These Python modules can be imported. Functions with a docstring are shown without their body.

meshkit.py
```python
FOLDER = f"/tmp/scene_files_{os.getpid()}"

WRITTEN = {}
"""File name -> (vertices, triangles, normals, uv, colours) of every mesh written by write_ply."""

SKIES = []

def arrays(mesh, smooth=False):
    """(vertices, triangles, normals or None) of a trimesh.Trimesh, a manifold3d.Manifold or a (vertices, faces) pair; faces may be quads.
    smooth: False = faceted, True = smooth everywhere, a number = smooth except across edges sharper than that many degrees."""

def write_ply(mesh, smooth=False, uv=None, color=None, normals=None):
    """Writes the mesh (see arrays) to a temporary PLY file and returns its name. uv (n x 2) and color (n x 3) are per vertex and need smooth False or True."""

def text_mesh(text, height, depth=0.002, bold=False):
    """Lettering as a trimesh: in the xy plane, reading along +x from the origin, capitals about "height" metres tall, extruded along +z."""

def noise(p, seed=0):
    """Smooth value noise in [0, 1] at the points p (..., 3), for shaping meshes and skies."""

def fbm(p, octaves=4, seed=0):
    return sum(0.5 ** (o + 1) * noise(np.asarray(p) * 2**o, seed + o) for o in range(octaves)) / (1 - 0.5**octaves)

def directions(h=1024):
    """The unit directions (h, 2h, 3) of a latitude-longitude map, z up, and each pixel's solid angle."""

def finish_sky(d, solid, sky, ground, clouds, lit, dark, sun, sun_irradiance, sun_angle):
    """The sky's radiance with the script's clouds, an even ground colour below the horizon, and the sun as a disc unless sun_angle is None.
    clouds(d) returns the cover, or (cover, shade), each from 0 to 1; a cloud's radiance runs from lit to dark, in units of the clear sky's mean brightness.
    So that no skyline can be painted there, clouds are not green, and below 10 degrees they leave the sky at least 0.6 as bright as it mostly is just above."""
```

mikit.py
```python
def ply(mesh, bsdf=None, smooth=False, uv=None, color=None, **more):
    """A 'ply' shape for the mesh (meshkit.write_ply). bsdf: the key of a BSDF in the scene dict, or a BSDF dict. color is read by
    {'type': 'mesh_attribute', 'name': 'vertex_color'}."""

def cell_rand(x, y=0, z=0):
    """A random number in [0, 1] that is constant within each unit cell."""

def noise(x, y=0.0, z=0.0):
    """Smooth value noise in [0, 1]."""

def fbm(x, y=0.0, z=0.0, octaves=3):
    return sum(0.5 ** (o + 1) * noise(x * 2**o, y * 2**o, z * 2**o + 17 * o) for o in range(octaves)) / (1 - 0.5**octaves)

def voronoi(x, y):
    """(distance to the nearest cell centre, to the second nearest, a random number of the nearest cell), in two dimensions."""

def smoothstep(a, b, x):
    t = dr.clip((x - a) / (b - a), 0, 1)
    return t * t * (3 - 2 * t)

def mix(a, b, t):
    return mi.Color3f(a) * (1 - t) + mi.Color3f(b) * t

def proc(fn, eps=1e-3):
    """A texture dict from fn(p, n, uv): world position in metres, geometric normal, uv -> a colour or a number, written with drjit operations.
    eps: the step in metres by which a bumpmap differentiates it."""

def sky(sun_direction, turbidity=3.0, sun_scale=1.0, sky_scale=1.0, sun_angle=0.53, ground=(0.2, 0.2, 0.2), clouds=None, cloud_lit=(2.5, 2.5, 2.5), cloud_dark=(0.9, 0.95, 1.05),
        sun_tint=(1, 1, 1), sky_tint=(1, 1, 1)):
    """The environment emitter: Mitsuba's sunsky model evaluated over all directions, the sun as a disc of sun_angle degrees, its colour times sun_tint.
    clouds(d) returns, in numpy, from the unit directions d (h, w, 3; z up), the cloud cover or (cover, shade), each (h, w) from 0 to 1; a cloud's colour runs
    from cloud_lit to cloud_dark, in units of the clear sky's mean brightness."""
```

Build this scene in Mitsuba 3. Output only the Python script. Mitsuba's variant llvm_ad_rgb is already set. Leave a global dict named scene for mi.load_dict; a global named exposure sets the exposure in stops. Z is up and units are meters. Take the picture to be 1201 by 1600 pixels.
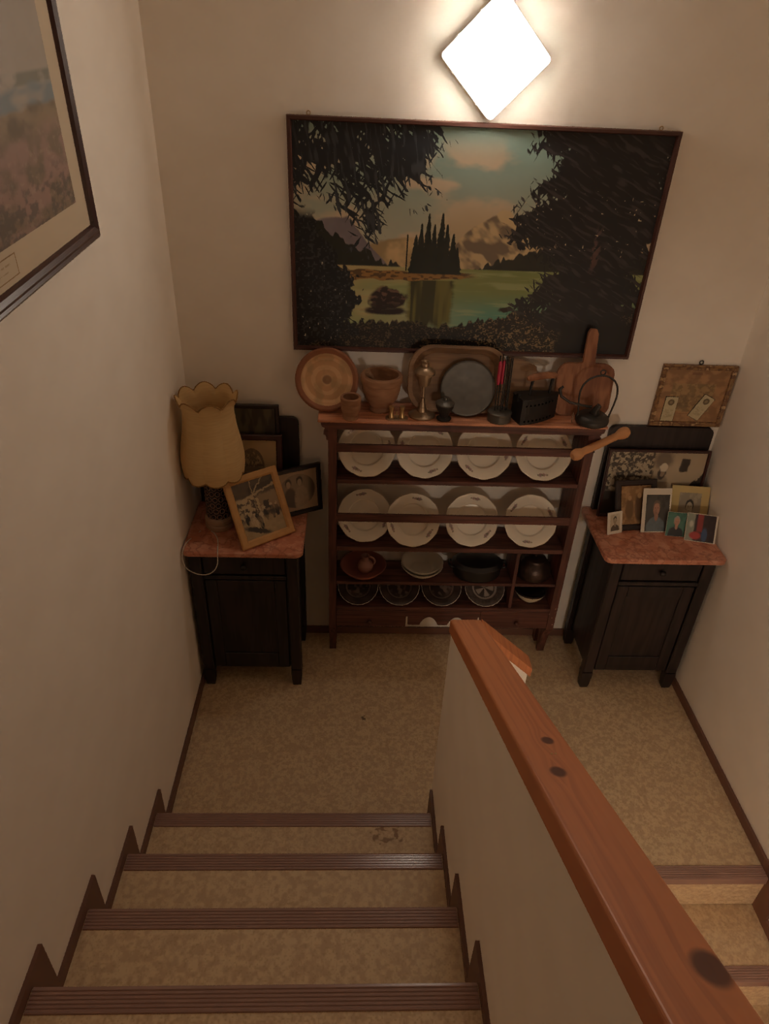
import math
import numpy as np
import trimesh
import manifold3d as m3
import drjit as dr
import mitsuba as mi
import mikit
from mikit import proc, noise, fbm, voronoi, smoothstep, mix
from shapely.geometry import Polygon, Point, box as sbox
from shapely import affinity

TF = mi.ScalarTransform4f
scene, labels = {}, {}

# ------------------------------------------------------------------ camera, light, exposure
CAM = np.array([0.6991, -2.6786, 2.4803])
PITCH, YAW, ROLL, FOC = 0.5740, 0.05187, 0.04751, 1080.95
fw = np.array([math.sin(YAW) * math.cos(PITCH), math.cos(YAW) * math.cos(PITCH), -math.sin(PITCH)])
rt = np.cross(fw, [0, 0, 1]); rt /= np.linalg.norm(rt)
up0 = np.cross(rt, fw)
upv = -rt * math.sin(ROLL) + up0 * math.cos(ROLL)
scene['camera'] = {
    'type': 'perspective', 'fov': 2 * math.degrees(math.atan(600.5 / FOC)), 'fov_axis': 'x', 'near_clip': 0.02, 'far_clip': 60.0,
    'to_world': TF().look_at(origin=CAM.tolist(), target=(CAM + fw).tolist(), up=upv.tolist())}
exposure = 0.0
LAMP = [31.5, 26.6, 21.9]          # wall lamp over the picture
HALL = [145.0, 126.0, 104.0]           # globe lamp in the hall at the foot of the lower flight


def hexc(h):
    c = np.array([int(h[i:i + 2], 16) for i in (0, 2, 4)]) / 255.0
    return [float(x / 12.92 if x <= 0.04045 else ((x + 0.055) / 1.055) ** 2.4) for x in c]


# ------------------------------------------------------------------ mesh helpers
def hull(pts):
    return m3.Manifold.hull_points(np.asarray(pts, float))


def M(man):
    g = man.to_mesh()
    return trimesh.Trimesh(np.array(g.vert_properties[:, :3], float), np.array(g.tri_verts, int), process=False)


def cbox(x0, x1, y0, y1, z0, z1, b=0.003):
    b = min(b, (x1 - x0) * .45, (y1 - y0) * .45, (z1 - z0) * .45)
    p = []
    for i in (0, 1):
        for j in (0, 1):
            for k in (0, 1):
                x, y, z = (x0, x1)[i], (y0, y1)[j], (z0, z1)[k]
                sx, sy, sz = (1 - 2 * i) * b, (1 - 2 * j) * b, (1 - 2 * k) * b
                p += [(x, y + sy, z + sz), (x + sx, y, z + sz), (x + sx, y + sy, z)]
    return M(hull(p))


def ex(poly, plane, a, b):
    """extrude a shapely polygon given in plane 'xz' (along y), 'yz' (along x) or 'xy' (along z) from a to b"""
    if not isinstance(poly, Polygon):
        poly = Polygon(poly)
    m = trimesh.creation.extrude_polygon(poly, abs(b - a), engine='earcut')
    v = np.array(m.vertices); lo = min(a, b)
    if plane == 'xy':
        w = np.c_[v[:, 0], v[:, 1], v[:, 2] + lo]; flip = False
    elif plane == 'xz':
        w = np.c_[v[:, 0], v[:, 2] + lo, v[:, 1]]; flip = True
    else:
        w = np.c_[v[:, 2] + lo, v[:, 0], v[:, 1]]; flip = False
    f = np.array(m.faces)
    return trimesh.Trimesh(w, f[:, ::-1] if flip else f, process=False)


def lathe(prof, n=48, at=(0, 0, 0)):
    m = trimesh.creation.revolve(np.array(prof, float), sections=n)
    if m.volume < 0:
        m.invert()
    m.apply_translation(at)
    return m


def tube(pts, r, n=10, spline=0):
    p = np.array(pts, float)
    if spline:
        from scipy.interpolate import CubicSpline
        t = np.r_[0, np.cumsum(np.linalg.norm(np.diff(p, axis=0), axis=1))]
        p = CubicSpline(t, p)(np.linspace(0, t[-1], spline))
    rr = np.broadcast_to(np.asarray(r, float), (len(p),))
    tan = np.gradient(p, axis=0); tan /= np.linalg.norm(tan, axis=1, keepdims=True)
    nrm = np.cross(tan[0], [0.3, 0.2, 0.93]); nrm /= np.linalg.norm(nrm)
    rings = []
    for i in range(len(p)):
        nrm = nrm - tan[i] * (nrm @ tan[i]); nrm /= np.linalg.norm(nrm)
        b = np.cross(tan[i], nrm)
        a = np.arange(n) * 2 * np.pi / n
        rings.append(p[i] + rr[i] * (np.cos(a)[:, None] * nrm + np.sin(a)[:, None] * b))
    v = np.vstack(rings + [p[:1], p[-1:]]); f = []
    for i in range(len(p) - 1):
        for k in range(n):
            a, b2, c, d = i * n + k, i * n + (k + 1) % n, (i + 1) * n + (k + 1) % n, (i + 1) * n + k
            f += [(a, b2, c), (a, c, d)]
    e0, e1 = len(p) * n, len(p) * n + 1
    for k in range(n):
        f += [(e0, (k + 1) % n, k), (e1, (len(p) - 1) * n + k, (len(p) - 1) * n + (k + 1) % n)]
    return trimesh.Trimesh(v, np.array(f), process=False)


def cat(*ms):
    return trimesh.util.concatenate(list(ms))


def rrect(x0, x1, y0, y1, r, n=8):
    return sbox(x0 + r, y0 + r, x1 - r, y1 - r).buffer(r, quad_segs=n)


def grid_sheet(w, h, n=1):
    """flat sheet facing -y in local x (right) z (up), with uv"""
    v = np.array([[-w / 2, 0, 0], [w / 2, 0, 0], [w / 2, 0, h], [-w / 2, 0, h]])
    return trimesh.Trimesh(v, [[0, 1, 2], [0, 2, 3]], process=False), np.array([[0, 0], [1, 0], [1, 1], [0, 1.0]])


def mat4(x, y, z, yaw=0.0, lean=0.0, roll=0.0):
    """right-handed placing of a local frame x right, z up, front -y: roll in its own plane, lean back, yaw"""
    Rz = trimesh.transformations.rotation_matrix(yaw, [0, 0, 1])
    Rx = trimesh.transformations.rotation_matrix(-lean, [1, 0, 0])
    Ry = trimesh.transformations.rotation_matrix(-roll, [0, 1, 0])
    T = np.eye(4); T[:3, 3] = (x, y, z)
    return T @ Rz @ Rx @ Ry


def xf(m, T):
    m = m.copy(); m.apply_transform(T); return m


# ------------------------------------------------------------------ scene helpers
def free(key):
    if not any(k == key or k.startswith(key + '__') for k in list(scene) + list(labels)):
        return key
    i = 1
    while any(k == f'{key}_{i:03d}' or k.startswith(f'{key}_{i:03d}__') for k in list(scene) + list(labels)):
        i += 1
    return f'{key}_{i:03d}'


def thing(name, label, category, group=None):
    key = free(name)
    labels[key] = {'label': label, 'category': category}
    if group:
        labels[key]['group'] = group
    return key


def part(parent, name, mesh, bsdf, smooth=False, uv=None, label=None, **more):
    key = free(parent + '__' + name)
    scene[key] = mikit.ply(mesh, bsdf, smooth=smooth, uv=uv, **more)
    if label:
        labels[key] = {'label': label}
    return key


def whole(name, mesh, bsdf, label, category, group=None, smooth=False, uv=None):
    key = thing(name, label, category, group)
    scene[key] = mikit.ply(mesh, bsdf, smooth=smooth, uv=uv)
    return key


def struct(name, mesh, bsdf, label=None, smooth=False):
    scene[name] = mikit.ply(mesh, bsdf, smooth=smooth)
    labels[name] = {'kind': 'structure'}
    if label:
        labels[name]['label'] = label
    return name


# ------------------------------------------------------------------ materials
def rgb(c):
    return {'type': 'rgb', 'value': hexc(c) if isinstance(c, str) else list(c)}


def mat(name, color, rough=0.6, spec=0.5, metallic=0.0, bump=None, scale=0.001, eps=1e-3, **more):
    b = {'type': 'principled', 'base_color': color if isinstance(color, dict) else rgb(color), 'roughness': rough, 'specular': spec, 'metallic': metallic, **more}
    if bump is not None:
        b = {'type': 'bumpmap', 'tex': proc(bump, eps), 'scale': scale, 'bsdf': b}
    scene[name] = {'type': 'twosided', 'bsdf': b}


def C(h):
    return mi.Color3f(*hexc(h))


def plaster(p, n, uv):
    k = fbm(p.x * 9, p.y * 9, p.z * 9)
    return mix(C('ebe3d8'), C('f2ebe1'), k)


def plaster_bump(p, n, uv):
    return fbm(p.x * 130, p.y * 130, p.z * 130, 2)


mat('m_plaster', proc(plaster), 0.75, 0.25, bump=plaster_bump, scale=0.0009, eps=1.5e-3)
mat('m_ceiling', 'f0ebe3', 0.8, 0.2)


def vinyl(p, n, uv):
    a = fbm(p.x * 78, p.y * 78, p.z * 78, 3)
    b = noise(p.x * 210, p.y * 210, p.z * 210)
    c = mix(C('c6ab8b'), C('d9c29f'), smoothstep(0.3, 0.7, a))
    c = mix(c, C('b29670'), 0.45 * smoothstep(0.55, 0.9, b))
    # dried spill on the lowest tread and a small mark on the landing
    dx, dy = (p.x - 0.838) / 0.045, (p.y + 1.243) / 0.028
    d = dr.sqrt(dx * dx + dy * dy) + 0.8 * (noise(p.x * 90, p.y * 90) - 0.5)
    ring = smoothstep(0.45, 0.75, d) * (1 - smoothstep(0.95, 1.2, d)) * smoothstep(0.35, 0.6, noise(p.x * 60, p.y * 60 + 7))
    c = mix(c, C('7a5233'), 0.7 * ring * dr.select(p.z > 0.1, 1.0, 0.0))
    ex_, ey = (p.x - 0.759) / 0.016, (p.y + 0.563) / 0.018
    e = ex_ * ex_ + ey * ey + 1.2 * (noise(p.x * 200, p.y * 200) - 0.5)
    return mix(c, C('4f3822'), 0.8 * (1 - smoothstep(0.2, 0.6, e)) * dr.select(dr.abs(p.z) < 0.05, 1.0, 0.0))


mat('m_vinyl', proc(vinyl), 0.55, 0.35)


def rubber(p, n, uv):
    return mix(C('8c6e66'), C('9c7c72'), fbm(p.x * 20, p.y * 60, p.z * 60))


mat('m_rubber', proc(rubber), 0.24, 0.6)
mat('m_skirting', '6c4d40', 0.5, 0.4)


def cap_wood(p, n, uv):
    l, a = p.y, p.x
    # knots that bend the grain
    k = 0.0
    warp = 0.0
    for kx, ky, s in ((1.061, -1.85, 0.011), (1.045, -1.958, 0.013), (1.079, -2.342, 0.019), (1.030, -2.75, 0.016)):
        dx, dy = (a - kx) / s, (l - ky) / (s * 1.25)
        r2 = dx * dx + dy * dy
        k = dr.maximum(k, 1 - smoothstep(0.5, 1.5, r2))
        warp = warp + dr.exp(-r2 * 0.16) * dr.sign(dx) * 0.012
    g = noise((a - warp) * 190 + 2.5 * noise(l * 3, a * 12), l * 3.0, 3.0)
    f = fbm((a - warp) * 420, l * 14, 1.0, 2)
    c = mix(C('ba744b'), C('ac6845'), smoothstep(0.3, 0.8, g))
    c = mix(c, C('c48659'), 0.3 * f)
    return mix(c, C('4a2418'), 0.9 * k)


mat('m_capwood', proc(cap_wood), 0.42, 0.45)


def wood_x(p, n, uv):
    g = fbm(p.x * 7, p.y * 90, p.z * 90, 3)
    w = noise(p.x * 30, p.y * 30, p.z * 30)
    return mix(mix(C('653e34'), C('452924'), smoothstep(0.25, 0.75, g)), C('33201e'), 0.35 * smoothstep(0.65, 0.95, w))


def wood_z(p, n, uv):
    g = fbm(p.x * 90, p.y * 90, p.z * 7, 3)
    w = noise(p.x * 40, p.y * 40, p.z * 25)
    c = mix(mix(C('653e34'), C('452924'), smoothstep(0.25, 0.75, g)), C('33201e'), 0.35 * smoothstep(0.65, 0.95, w))
    chip = smoothstep(0.78, 0.84, noise(p.x * 120, p.y * 120, p.z * 90)) * dr.select((p.x > 1.63) & (p.z < 0.34) & (p.z > 0.22), 1.0, 0.0)
    return mix(c, C('b9a592'), chip)


mat('m_dresser_x', proc(wood_x), 0.5, 0.4)
mat('m_dresser_z', proc(wood_z), 0.5, 0.4)


def top_wood(p, n, uv):
    g = fbm(p.x * 8, p.y * 110, p.z * 20, 3)
    return mix(C('d09270'), C('b0765a'), smoothstep(0.3, 0.75, g))


mat('m_dresser_top', proc(top_wood), 0.5, 0.4)


def dark_wood(p, n, uv):
    g = fbm(p.x * 60, p.y * 60, p.z * 5, 3)
    return mix(C('291e1e'), C('1c1616'), smoothstep(0.3, 0.7, g))


mat('m_dark', proc(dark_wood), 0.45, 0.45)


def marble(p, n, uv):
    a = fbm(p.x * 34 + 3, p.y * 34, p.z * 34, 4)
    v = dr.abs(fbm(p.x * 22, p.y * 22 + 5, p.z * 22, 4) - 0.5)
    c = mix(C('bd7a60'), C('d0957c'), smoothstep(0.35, 0.65, a))
    c = mix(c, C('955845'), 0.55 * (1 - smoothstep(0.0, 0.06, v)))
    return mix(c, C('d9a890'), 0.5 * smoothstep(0.66, 0.8, a))


mat('m_marble', proc(marble), 0.25, 0.5)


def china(p, n, uv):
    # uv: local position in the plate's own plane, radius 1 at the edge
    x, y = (uv.x - 0.5) * 2, (uv.y - 0.5) * 2
    r = dr.sqrt(x * x + y * y)
    c = C('ebe1cf')
    for ang in (0.35, 2.45, 4.5):
        cx, cy = 0.80 * math.cos(ang), 0.80 * math.sin(ang)
        tx, ty = -math.sin(ang), math.cos(ang)
        for o, s, col in ((-0.075, 0.075, '7a4658'), (0.045, 0.062, '94605f'), (0.15, 0.045, '86705a'), (-0.01, 0.045, '666a4f'), (-0.16, 0.035, '75785c')):
            dx, dy = x - cx - tx * o, y - cy - ty * o
            d = dr.sqrt(dx * dx + dy * dy) / s + 0.9 * (noise(x * 30, y * 30, o * 50) - 0.5)
            c = mix(c, C(col), 0.75 * (1 - smoothstep(0.6, 1.1, d)))
    dx, dy = x - 0.02, y
    d = dr.sqrt(dx * dx + 2.2 * dy * dy) / 0.07 + 1.2 * (noise(x * 40, y * 40) - 0.5)
    c = mix(c, C('70525a'), 0.6 * (1 - smoothstep(0.5, 1.0, d)))
    return mix(c, C('b39a78'), 0.7 * smoothstep(0.978, 0.99, r))


mat('m_china', proc(china), 0.22, 0.5)
mat('m_enamel', 'c9c2b4', 0.25, 0.5)
mat('m_cream', 'd8cdb0', 0.35, 0.5)


def smoky(p, n, uv):
    x, y = (uv.x - 0.5) * 2, (uv.y - 0.5) * 2
    r = dr.sqrt(x * x + y * y)
    a = dr.atan2(y, x)
    star = 0.5 + 0.5 * dr.cos(6 * a)
    c = mix(C('3a312e'), C('6e615a'), smoothstep(0.45, 0.75, noise(x * 7, y * 7, p.x * 9)) * (1 - smoothstep(0.5, 0.56, r)))
    c = mix(c, C('7d7068'), 0.8 * smoothstep(0.53, 0.56, r) * (1 - smoothstep(0.6, 0.64, r)))
    c = mix(c, C('5a4d47'), 0.5 * star * smoothstep(0.66, 0.7, r) * (1 - smoothstep(0.9, 0.95, r)))
    return mix(c, C('c3b7ab'), smoothstep(0.965, 0.98, r))


mat('m_smoky', proc(smoky), 0.18, 0.5)


def star_plate(p, n, uv):
    x, y = (uv.x - 0.5) * 2, (uv.y - 0.5) * 2
    r = dr.sqrt(x * x + y * y)
    a = dr.atan2(y, x)
    star = smoothstep(0.2, 0.8, 0.5 + 0.5 * dr.cos(5 * a + 0.6))
    c = mix(C('4a403c'), C('a89c92'), star * (1 - smoothstep(0.42, 0.5, r)))
    c = mix(c, C('a79b92'), smoothstep(0.5, 0.54, r) * (1 - smoothstep(0.6, 0.64, r)))
    c = mix(c, C('6d615a'), 0.6 * noise(a * 9, r * 9) * smoothstep(0.64, 0.68, r))
    return mix(c, C('cfc4b8'), smoothstep(0.965, 0.98, r))


mat('m_star', proc(star_plate), 0.18, 0.5)


def turned(p, n, uv):
    return mix(C('a27a5d'), C('80583f'), fbm(p.x * 30, p.y * 30, p.z * 70, 3))


mat('m_turned', proc(turned), 0.6, 0.3)


def plate_wood(p, n, uv):
    x, y = (uv.x - 0.5) * 2, (uv.y - 0.5) * 2
    r = dr.sqrt(x * x + y * y)
    rings = noise(r * 22 + noise(x * 3, y * 3) * 2, 1.0)
    c = mix(C('c79c74'), C('d3ad86'), smoothstep(0.3, 0.7, rings))
    c = mix(c, C('a88a64'), 0.6 * smoothstep(0.4, 0.7, fbm(x * 3 + p.x * 5, y * 3, 4.0)))
    c = mix(c, C('7f5c45'), 0.7 * (1 - smoothstep(0.12, 0.17, r)))
    return mix(c, C('8b5a41'), smoothstep(0.80, 0.83, r))


mat('m_platewood', proc(plate_wood), 0.6, 0.3)


def board_wood(p, n, uv):
    g = fbm(p.x * 70, p.y * 70, p.z * 7, 3)
    s = smoothstep(0.45, 0.75, fbm(p.x * 9, p.z * 9, 2.0, 3))
    return mix(mix(C('9a6a4d'), C('7c4f38'), smoothstep(0.3, 0.7, g)), C('6d4230'), 0.6 * s)


mat('m_boardwood', proc(board_wood), 0.6, 0.3)


def tray_wood(p, n, uv):
    g = fbm(p.x * 6, p.y * 60, p.z * 60, 3)
    s = smoothstep(0.4, 0.75, fbm(p.x * 8, p.z * 8, 6.0, 3))
    return mix(mix(C('94755a'), C('7d614b'), smoothstep(0.3, 0.7, g)), C('66503f'), 0.6 * s)


mat('m_traywood', proc(tray_wood), 0.6, 0.3)
mat('m_pinwood', 'c68f62', 0.5, 0.35)


def pewter(p, n, uv):
    return mix(C('605a52'), C('423e39'), fbm(p.x * 40, p.y * 40, p.z * 40, 3))


mat('m_pewter', proc(pewter), 0.4, 0.5, 0.35)
mat('m_iron', '221f1e', 0.5, 0.5, 0.3)
mat('m_lampmetal', '3a3633', 0.45, 0.5, 0.5)
mat('m_brass', 'b8986a', 0.32, 0.5, 0.8)
mat('m_oldbrass', 'a58c72', 0.38, 0.5, 0.8)
mat('m_black', '141212', 0.4, 0.5)
mat('m_red', 'ad2f48', 0.4, 0.5)
mat('m_terracotta', '8d5548', 0.5, 0.4)
mat('m_jug', 'a87d6f', 0.35, 0.5)


def copper(p, n, uv):
    return mix(C('4c3a32'), C('2c211e'), fbm(p.x * 35, p.y * 35, p.z * 35))


mat('m_copper', proc(copper), 0.35, 0.5, 0.6)
mat('m_goldframe', '9a7a4c', 0.4, 0.5, 0.3)


def gilt(p, n, uv):
    k = fbm(p.x * 60, p.y * 60, p.z * 60, 3)
    return mix(mix(C('8f6d48'), C('6a4a35'), smoothstep(0.35, 0.6, k)), C('c0a27a'), smoothstep(0.62, 0.75, k))


mat('m_gilt', proc(gilt), 0.45, 0.5)


def light_wood(p, n, uv):
    return mix(C('c79a62'), C('b48450'), fbm(p.x * 50, p.y * 50, p.z * 50, 3))


mat('m_lightwood', proc(light_wood), 0.45, 0.4)
mat('m_framebrown', '3b1f1c', 0.35, 0.5)
mat('m_framedark', '241715', 0.4, 0.5)
mat('m_picframe', '4a2d26', 0.45, 0.4)
mat('m_mount', 'c8b8a0', 0.7, 0.3)
mat('m_cord', 'cfc6b8', 0.5, 0.4)
mat('m_whitemetal', 'd5cfc5', 0.4, 0.5)
mat('m_paper', 'd8cfbf', 0.7, 0.3)
mat('m_card', 'c8b27c', 0.7, 0.3)


def shade_cloth(p, n, uv):
    return mix(C('c9a877'), C('d6b988'), fbm(p.x * 30, p.y * 30, p.z * 200, 2))


scene['m_shade'] = {'type': 'twosided', 'bsdf': {'type': 'principled', 'base_color': proc(shade_cloth), 'roughness': 0.8, 'specular': 0.2}}
mat('m_shadetrim', '8f6a3e', 0.8, 0.2)


def pierced(p, n, uv):
    d = voronoi(uv.x * 16, uv.y * 11)
    ring = smoothstep(0.08, 0.2, d[1] - d[0])
    return mix(C('7a6050'), C('2c1d1a'), ring)


mat('m_pierced', proc(pierced), 0.4, 0.5)
mat('m_lampbase', 'a58a72', 0.35, 0.5)


# ------------------------------------------------------------------ flat prints (uv 0..1, right and up)
def oval(u, v, cx, cy, rx, ry, s=0.15):
    dx, dy = (u - cx) / rx, (v - cy) / ry
    return 1 - smoothstep(1 - s, 1 + s, dr.sqrt(dx * dx + dy * dy))


def band(a, lo, hi, s=0.004):
    return smoothstep(lo - s, lo + s, a) * (1 - smoothstep(hi - s, hi + s, a))


def landscape(p, n, uv):
    u, v = uv.x, uv.y
    x = u * 1.66
    # sky with lit clouds
    cl = fbm(x * 3.6 + 2.1, v * 6.5, 2.0, 5)
    c = mix(C('869f95'), C('b0b19f'), 1 - smoothstep(0.5, 0.95, v))
    c = mix(c, C('c6b59c'), smoothstep(0.42, 0.60, cl) * (1 - smoothstep(0.85, 1.0, v)))
    c = mix(c, C('bfa67e'), 0.6 * oval(u, v, 0.5, 0.53, 0.12, 0.14, 0.6))
    # mountains
    rug = fbm(x * 9, v * 9, 5.0, 4)
    far = 0.50 + 0.05 * noise(x * 4, 3.0) + 0.05 * (rug - 0.5)
    c = mix(c, mix(C('a08a64'), C('cdb184'), smoothstep(0.4, 0.65, rug)), 1 - smoothstep(far - 0.01, far + 0.01, v))
    pk = 0.69 - 1.3 * dr.abs(u - 0.59) - 0.0 * v + 0.10 * (rug - 0.5)
    pk = dr.maximum(pk, 0.62 - 0.9 * dr.abs(u - 0.70) + 0.10 * (rug - 0.5))
    mt = mix(C('7a6a58'), C('c9b188'), smoothstep(0.42, 0.62, fbm(x * 16 + v * 9, v * 14, 9.0, 3)))
    c = mix(c, mt, 1 - smoothstep(pk - 0.008, pk + 0.008, v))
    lm = 0.63 - dr.select(u < 0.145, 0.4 * (0.145 - u), 1.9 * (u - 0.145)) + 0.04 * (rug - 0.5)
    c = mix(c, mix(C('6f6670'), C('8d8588'), rug), 1 - smoothstep(lm - 0.006, lm + 0.006, v))
    # dark forests on both shores
    sp = noise(x * 85, 1.0) * 0.030 + noise(x * 40, 4.0) * 0.02
    fl = dr.maximum(0.415, 0.64 - 0.86 * u) - 0.025 + sp
    c = mix(c, C('23251c'), (1 - smoothstep(fl - 0.004, fl + 0.004, v)) * (1 - smoothstep(0.29, 0.31, u)))
    fr = 0.395 + 0.085 * smoothstep(0.5, 0.72, u) + sp * smoothstep(0.49, 0.55, u)
    c = mix(c, C('2a2a20'), (1 - smoothstep(fr - 0.004, fr + 0.004, v)) * smoothstep(0.48, 0.5, u))
    # water
    wv = fbm(x * 6, v * 60, 3.0, 3)
    sky_ref = mix(C('8f9a6a'), C('b9a878'), smoothstep(0.35, 0.7, fbm(x * 3, v * 10, 8.0, 3)))
    wat = mix(mix(C('7f8a52'), C('5f9784'), (1 - smoothstep(0.16, 0.32, v))), sky_ref, (1 - smoothstep(0.15, 0.6, u)))
    wat = mix(wat, C('a9b083'), 0.5 * smoothstep(0.5, 0.75, wv))
    ref = band(u + 0.012 * (wv - 0.5), 0.325, 0.452, 0.008) * smoothstep(0.11, 0.16, v + 0.06 * noise(x * 60, 2.0)) * (1 - smoothstep(0.34, 0.35, v))
    wat = mix(wat, mix(C('3a3a20'), C('6e6a36'), smoothstep(0.3, 0.7, noise(x * 70, v * 5))), ref)
    shore = 0.402
    c = mix(c, wat, 1 - smoothstep(shore - 0.004, shore + 0.004, v))
    # sand bar with brush
    sb = smoothstep(0.09, 0.13, u) * (1 - smoothstep(0.48, 0.53, u))
    lo = 0.345 - 0.012 * noise(x * 22, 5.0) + 0.02 * smoothstep(0.3, 0.52, u)
    hi = 0.378 + 0.01 * noise(x * 30, 9.0)
    c = mix(c, mix(C('96703f'), C('5d4529'), smoothstep(0.45, 0.65, noise(x * 50, v * 120))), sb * band(v, lo, hi, 0.004))
    # the islet of spruces
    for cx, top, w in ((0.338, 0.55, 0.018), (0.352, 0.60, 0.017), (0.371, 0.645, 0.018), (0.388, 0.60, 0.017), (0.408, 0.648, 0.019), (0.423, 0.60, 0.018), (0.442, 0.56, 0.018), (0.455, 0.50, 0.016)):
        t = (top - v) / (top - 0.375)
        ww = w * (0.12 + 1.0 * t) * (0.65 + 0.7 * noise(v * 110, cx * 300, u * 60))
        c = mix(c, C('20241c'), (1 - smoothstep(ww * 0.85, ww * 1.05, dr.abs(u - cx))) * band(v, 0.375, top))
    c = mix(c, C('2a241a'), (1 - smoothstep(0.0015, 0.0025, dr.abs(u - 0.314))) * band(v, 0.385, 0.55))
    # rock and drift logs
    rn = fbm(x * 26, v * 26, 1.0, 3) - 0.5
    rock = oval(u + 0.03 * rn, v + 0.05 * rn, 0.266, 0.248, 0.052, 0.056, 0.12)
    rock = dr.maximum(rock, oval(u + 0.03 * rn, v, 0.262, 0.190, 0.062, 0.020, 0.3) * smoothstep(0.45, 0.6, wv + 0.1))
    c = mix(c, mix(C('2b1f1c'), C('6a4f42'), smoothstep(0.5, 0.7, fbm(x * 45, v * 70, 4.0, 3)) * smoothstep(0.2, 0.27, v)), rock)
    for lx, lv in ((0.615, 0.215), (0.672, 0.235)):
        c = mix(c, C('33281e'), oval(u, v + 0.02 * rn, lx, lv, 0.022, 0.011, 0.3))
    # dark brush along the foot of the picture
    brush = 0.09 + 0.05 * noise(x * 9, 2.0) + 0.03 * noise(x * 90, 7.0) + 0.09 * smoothstep(0.5, 0.72, u)
    leaf = smoothstep(0.52, 0.72, noise(x * 150, v * 190, 2.0) * 0.6 + 0.4 * fbm(x * 40, v * 40, 2.0, 2))
    br = mix(C('1f1b18'), C('857052'), leaf * (0.35 + 0.65 * smoothstep(0.40, 0.6, u) * (1 - smoothstep(0.74, 0.86, u))))
    c = mix(c, br, 1 - smoothstep(brush - 0.006, brush + 0.006, v))

    def needles(ca, sa, k, f1=120, f2=17):
        return noise((x * ca + v * sa + 0.03 * rug) * f1, (v * ca - x * sa) * f2, k)
    n1, n2, n3, n4 = needles(0.80, 0.60, 1.0), needles(0.85, -0.53, 5.0), needles(0.98, 0.2, 9.0), needles(0.45, 0.89, 13.0)
    nee = dr.maximum(dr.maximum(n1, n2), dr.maximum(n3, n4))
    lump = fbm(x * 6.5, v * 6.5, 12.0, 4)
    lump2 = fbm(x * 17, v * 17, 4.0, 3)
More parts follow.
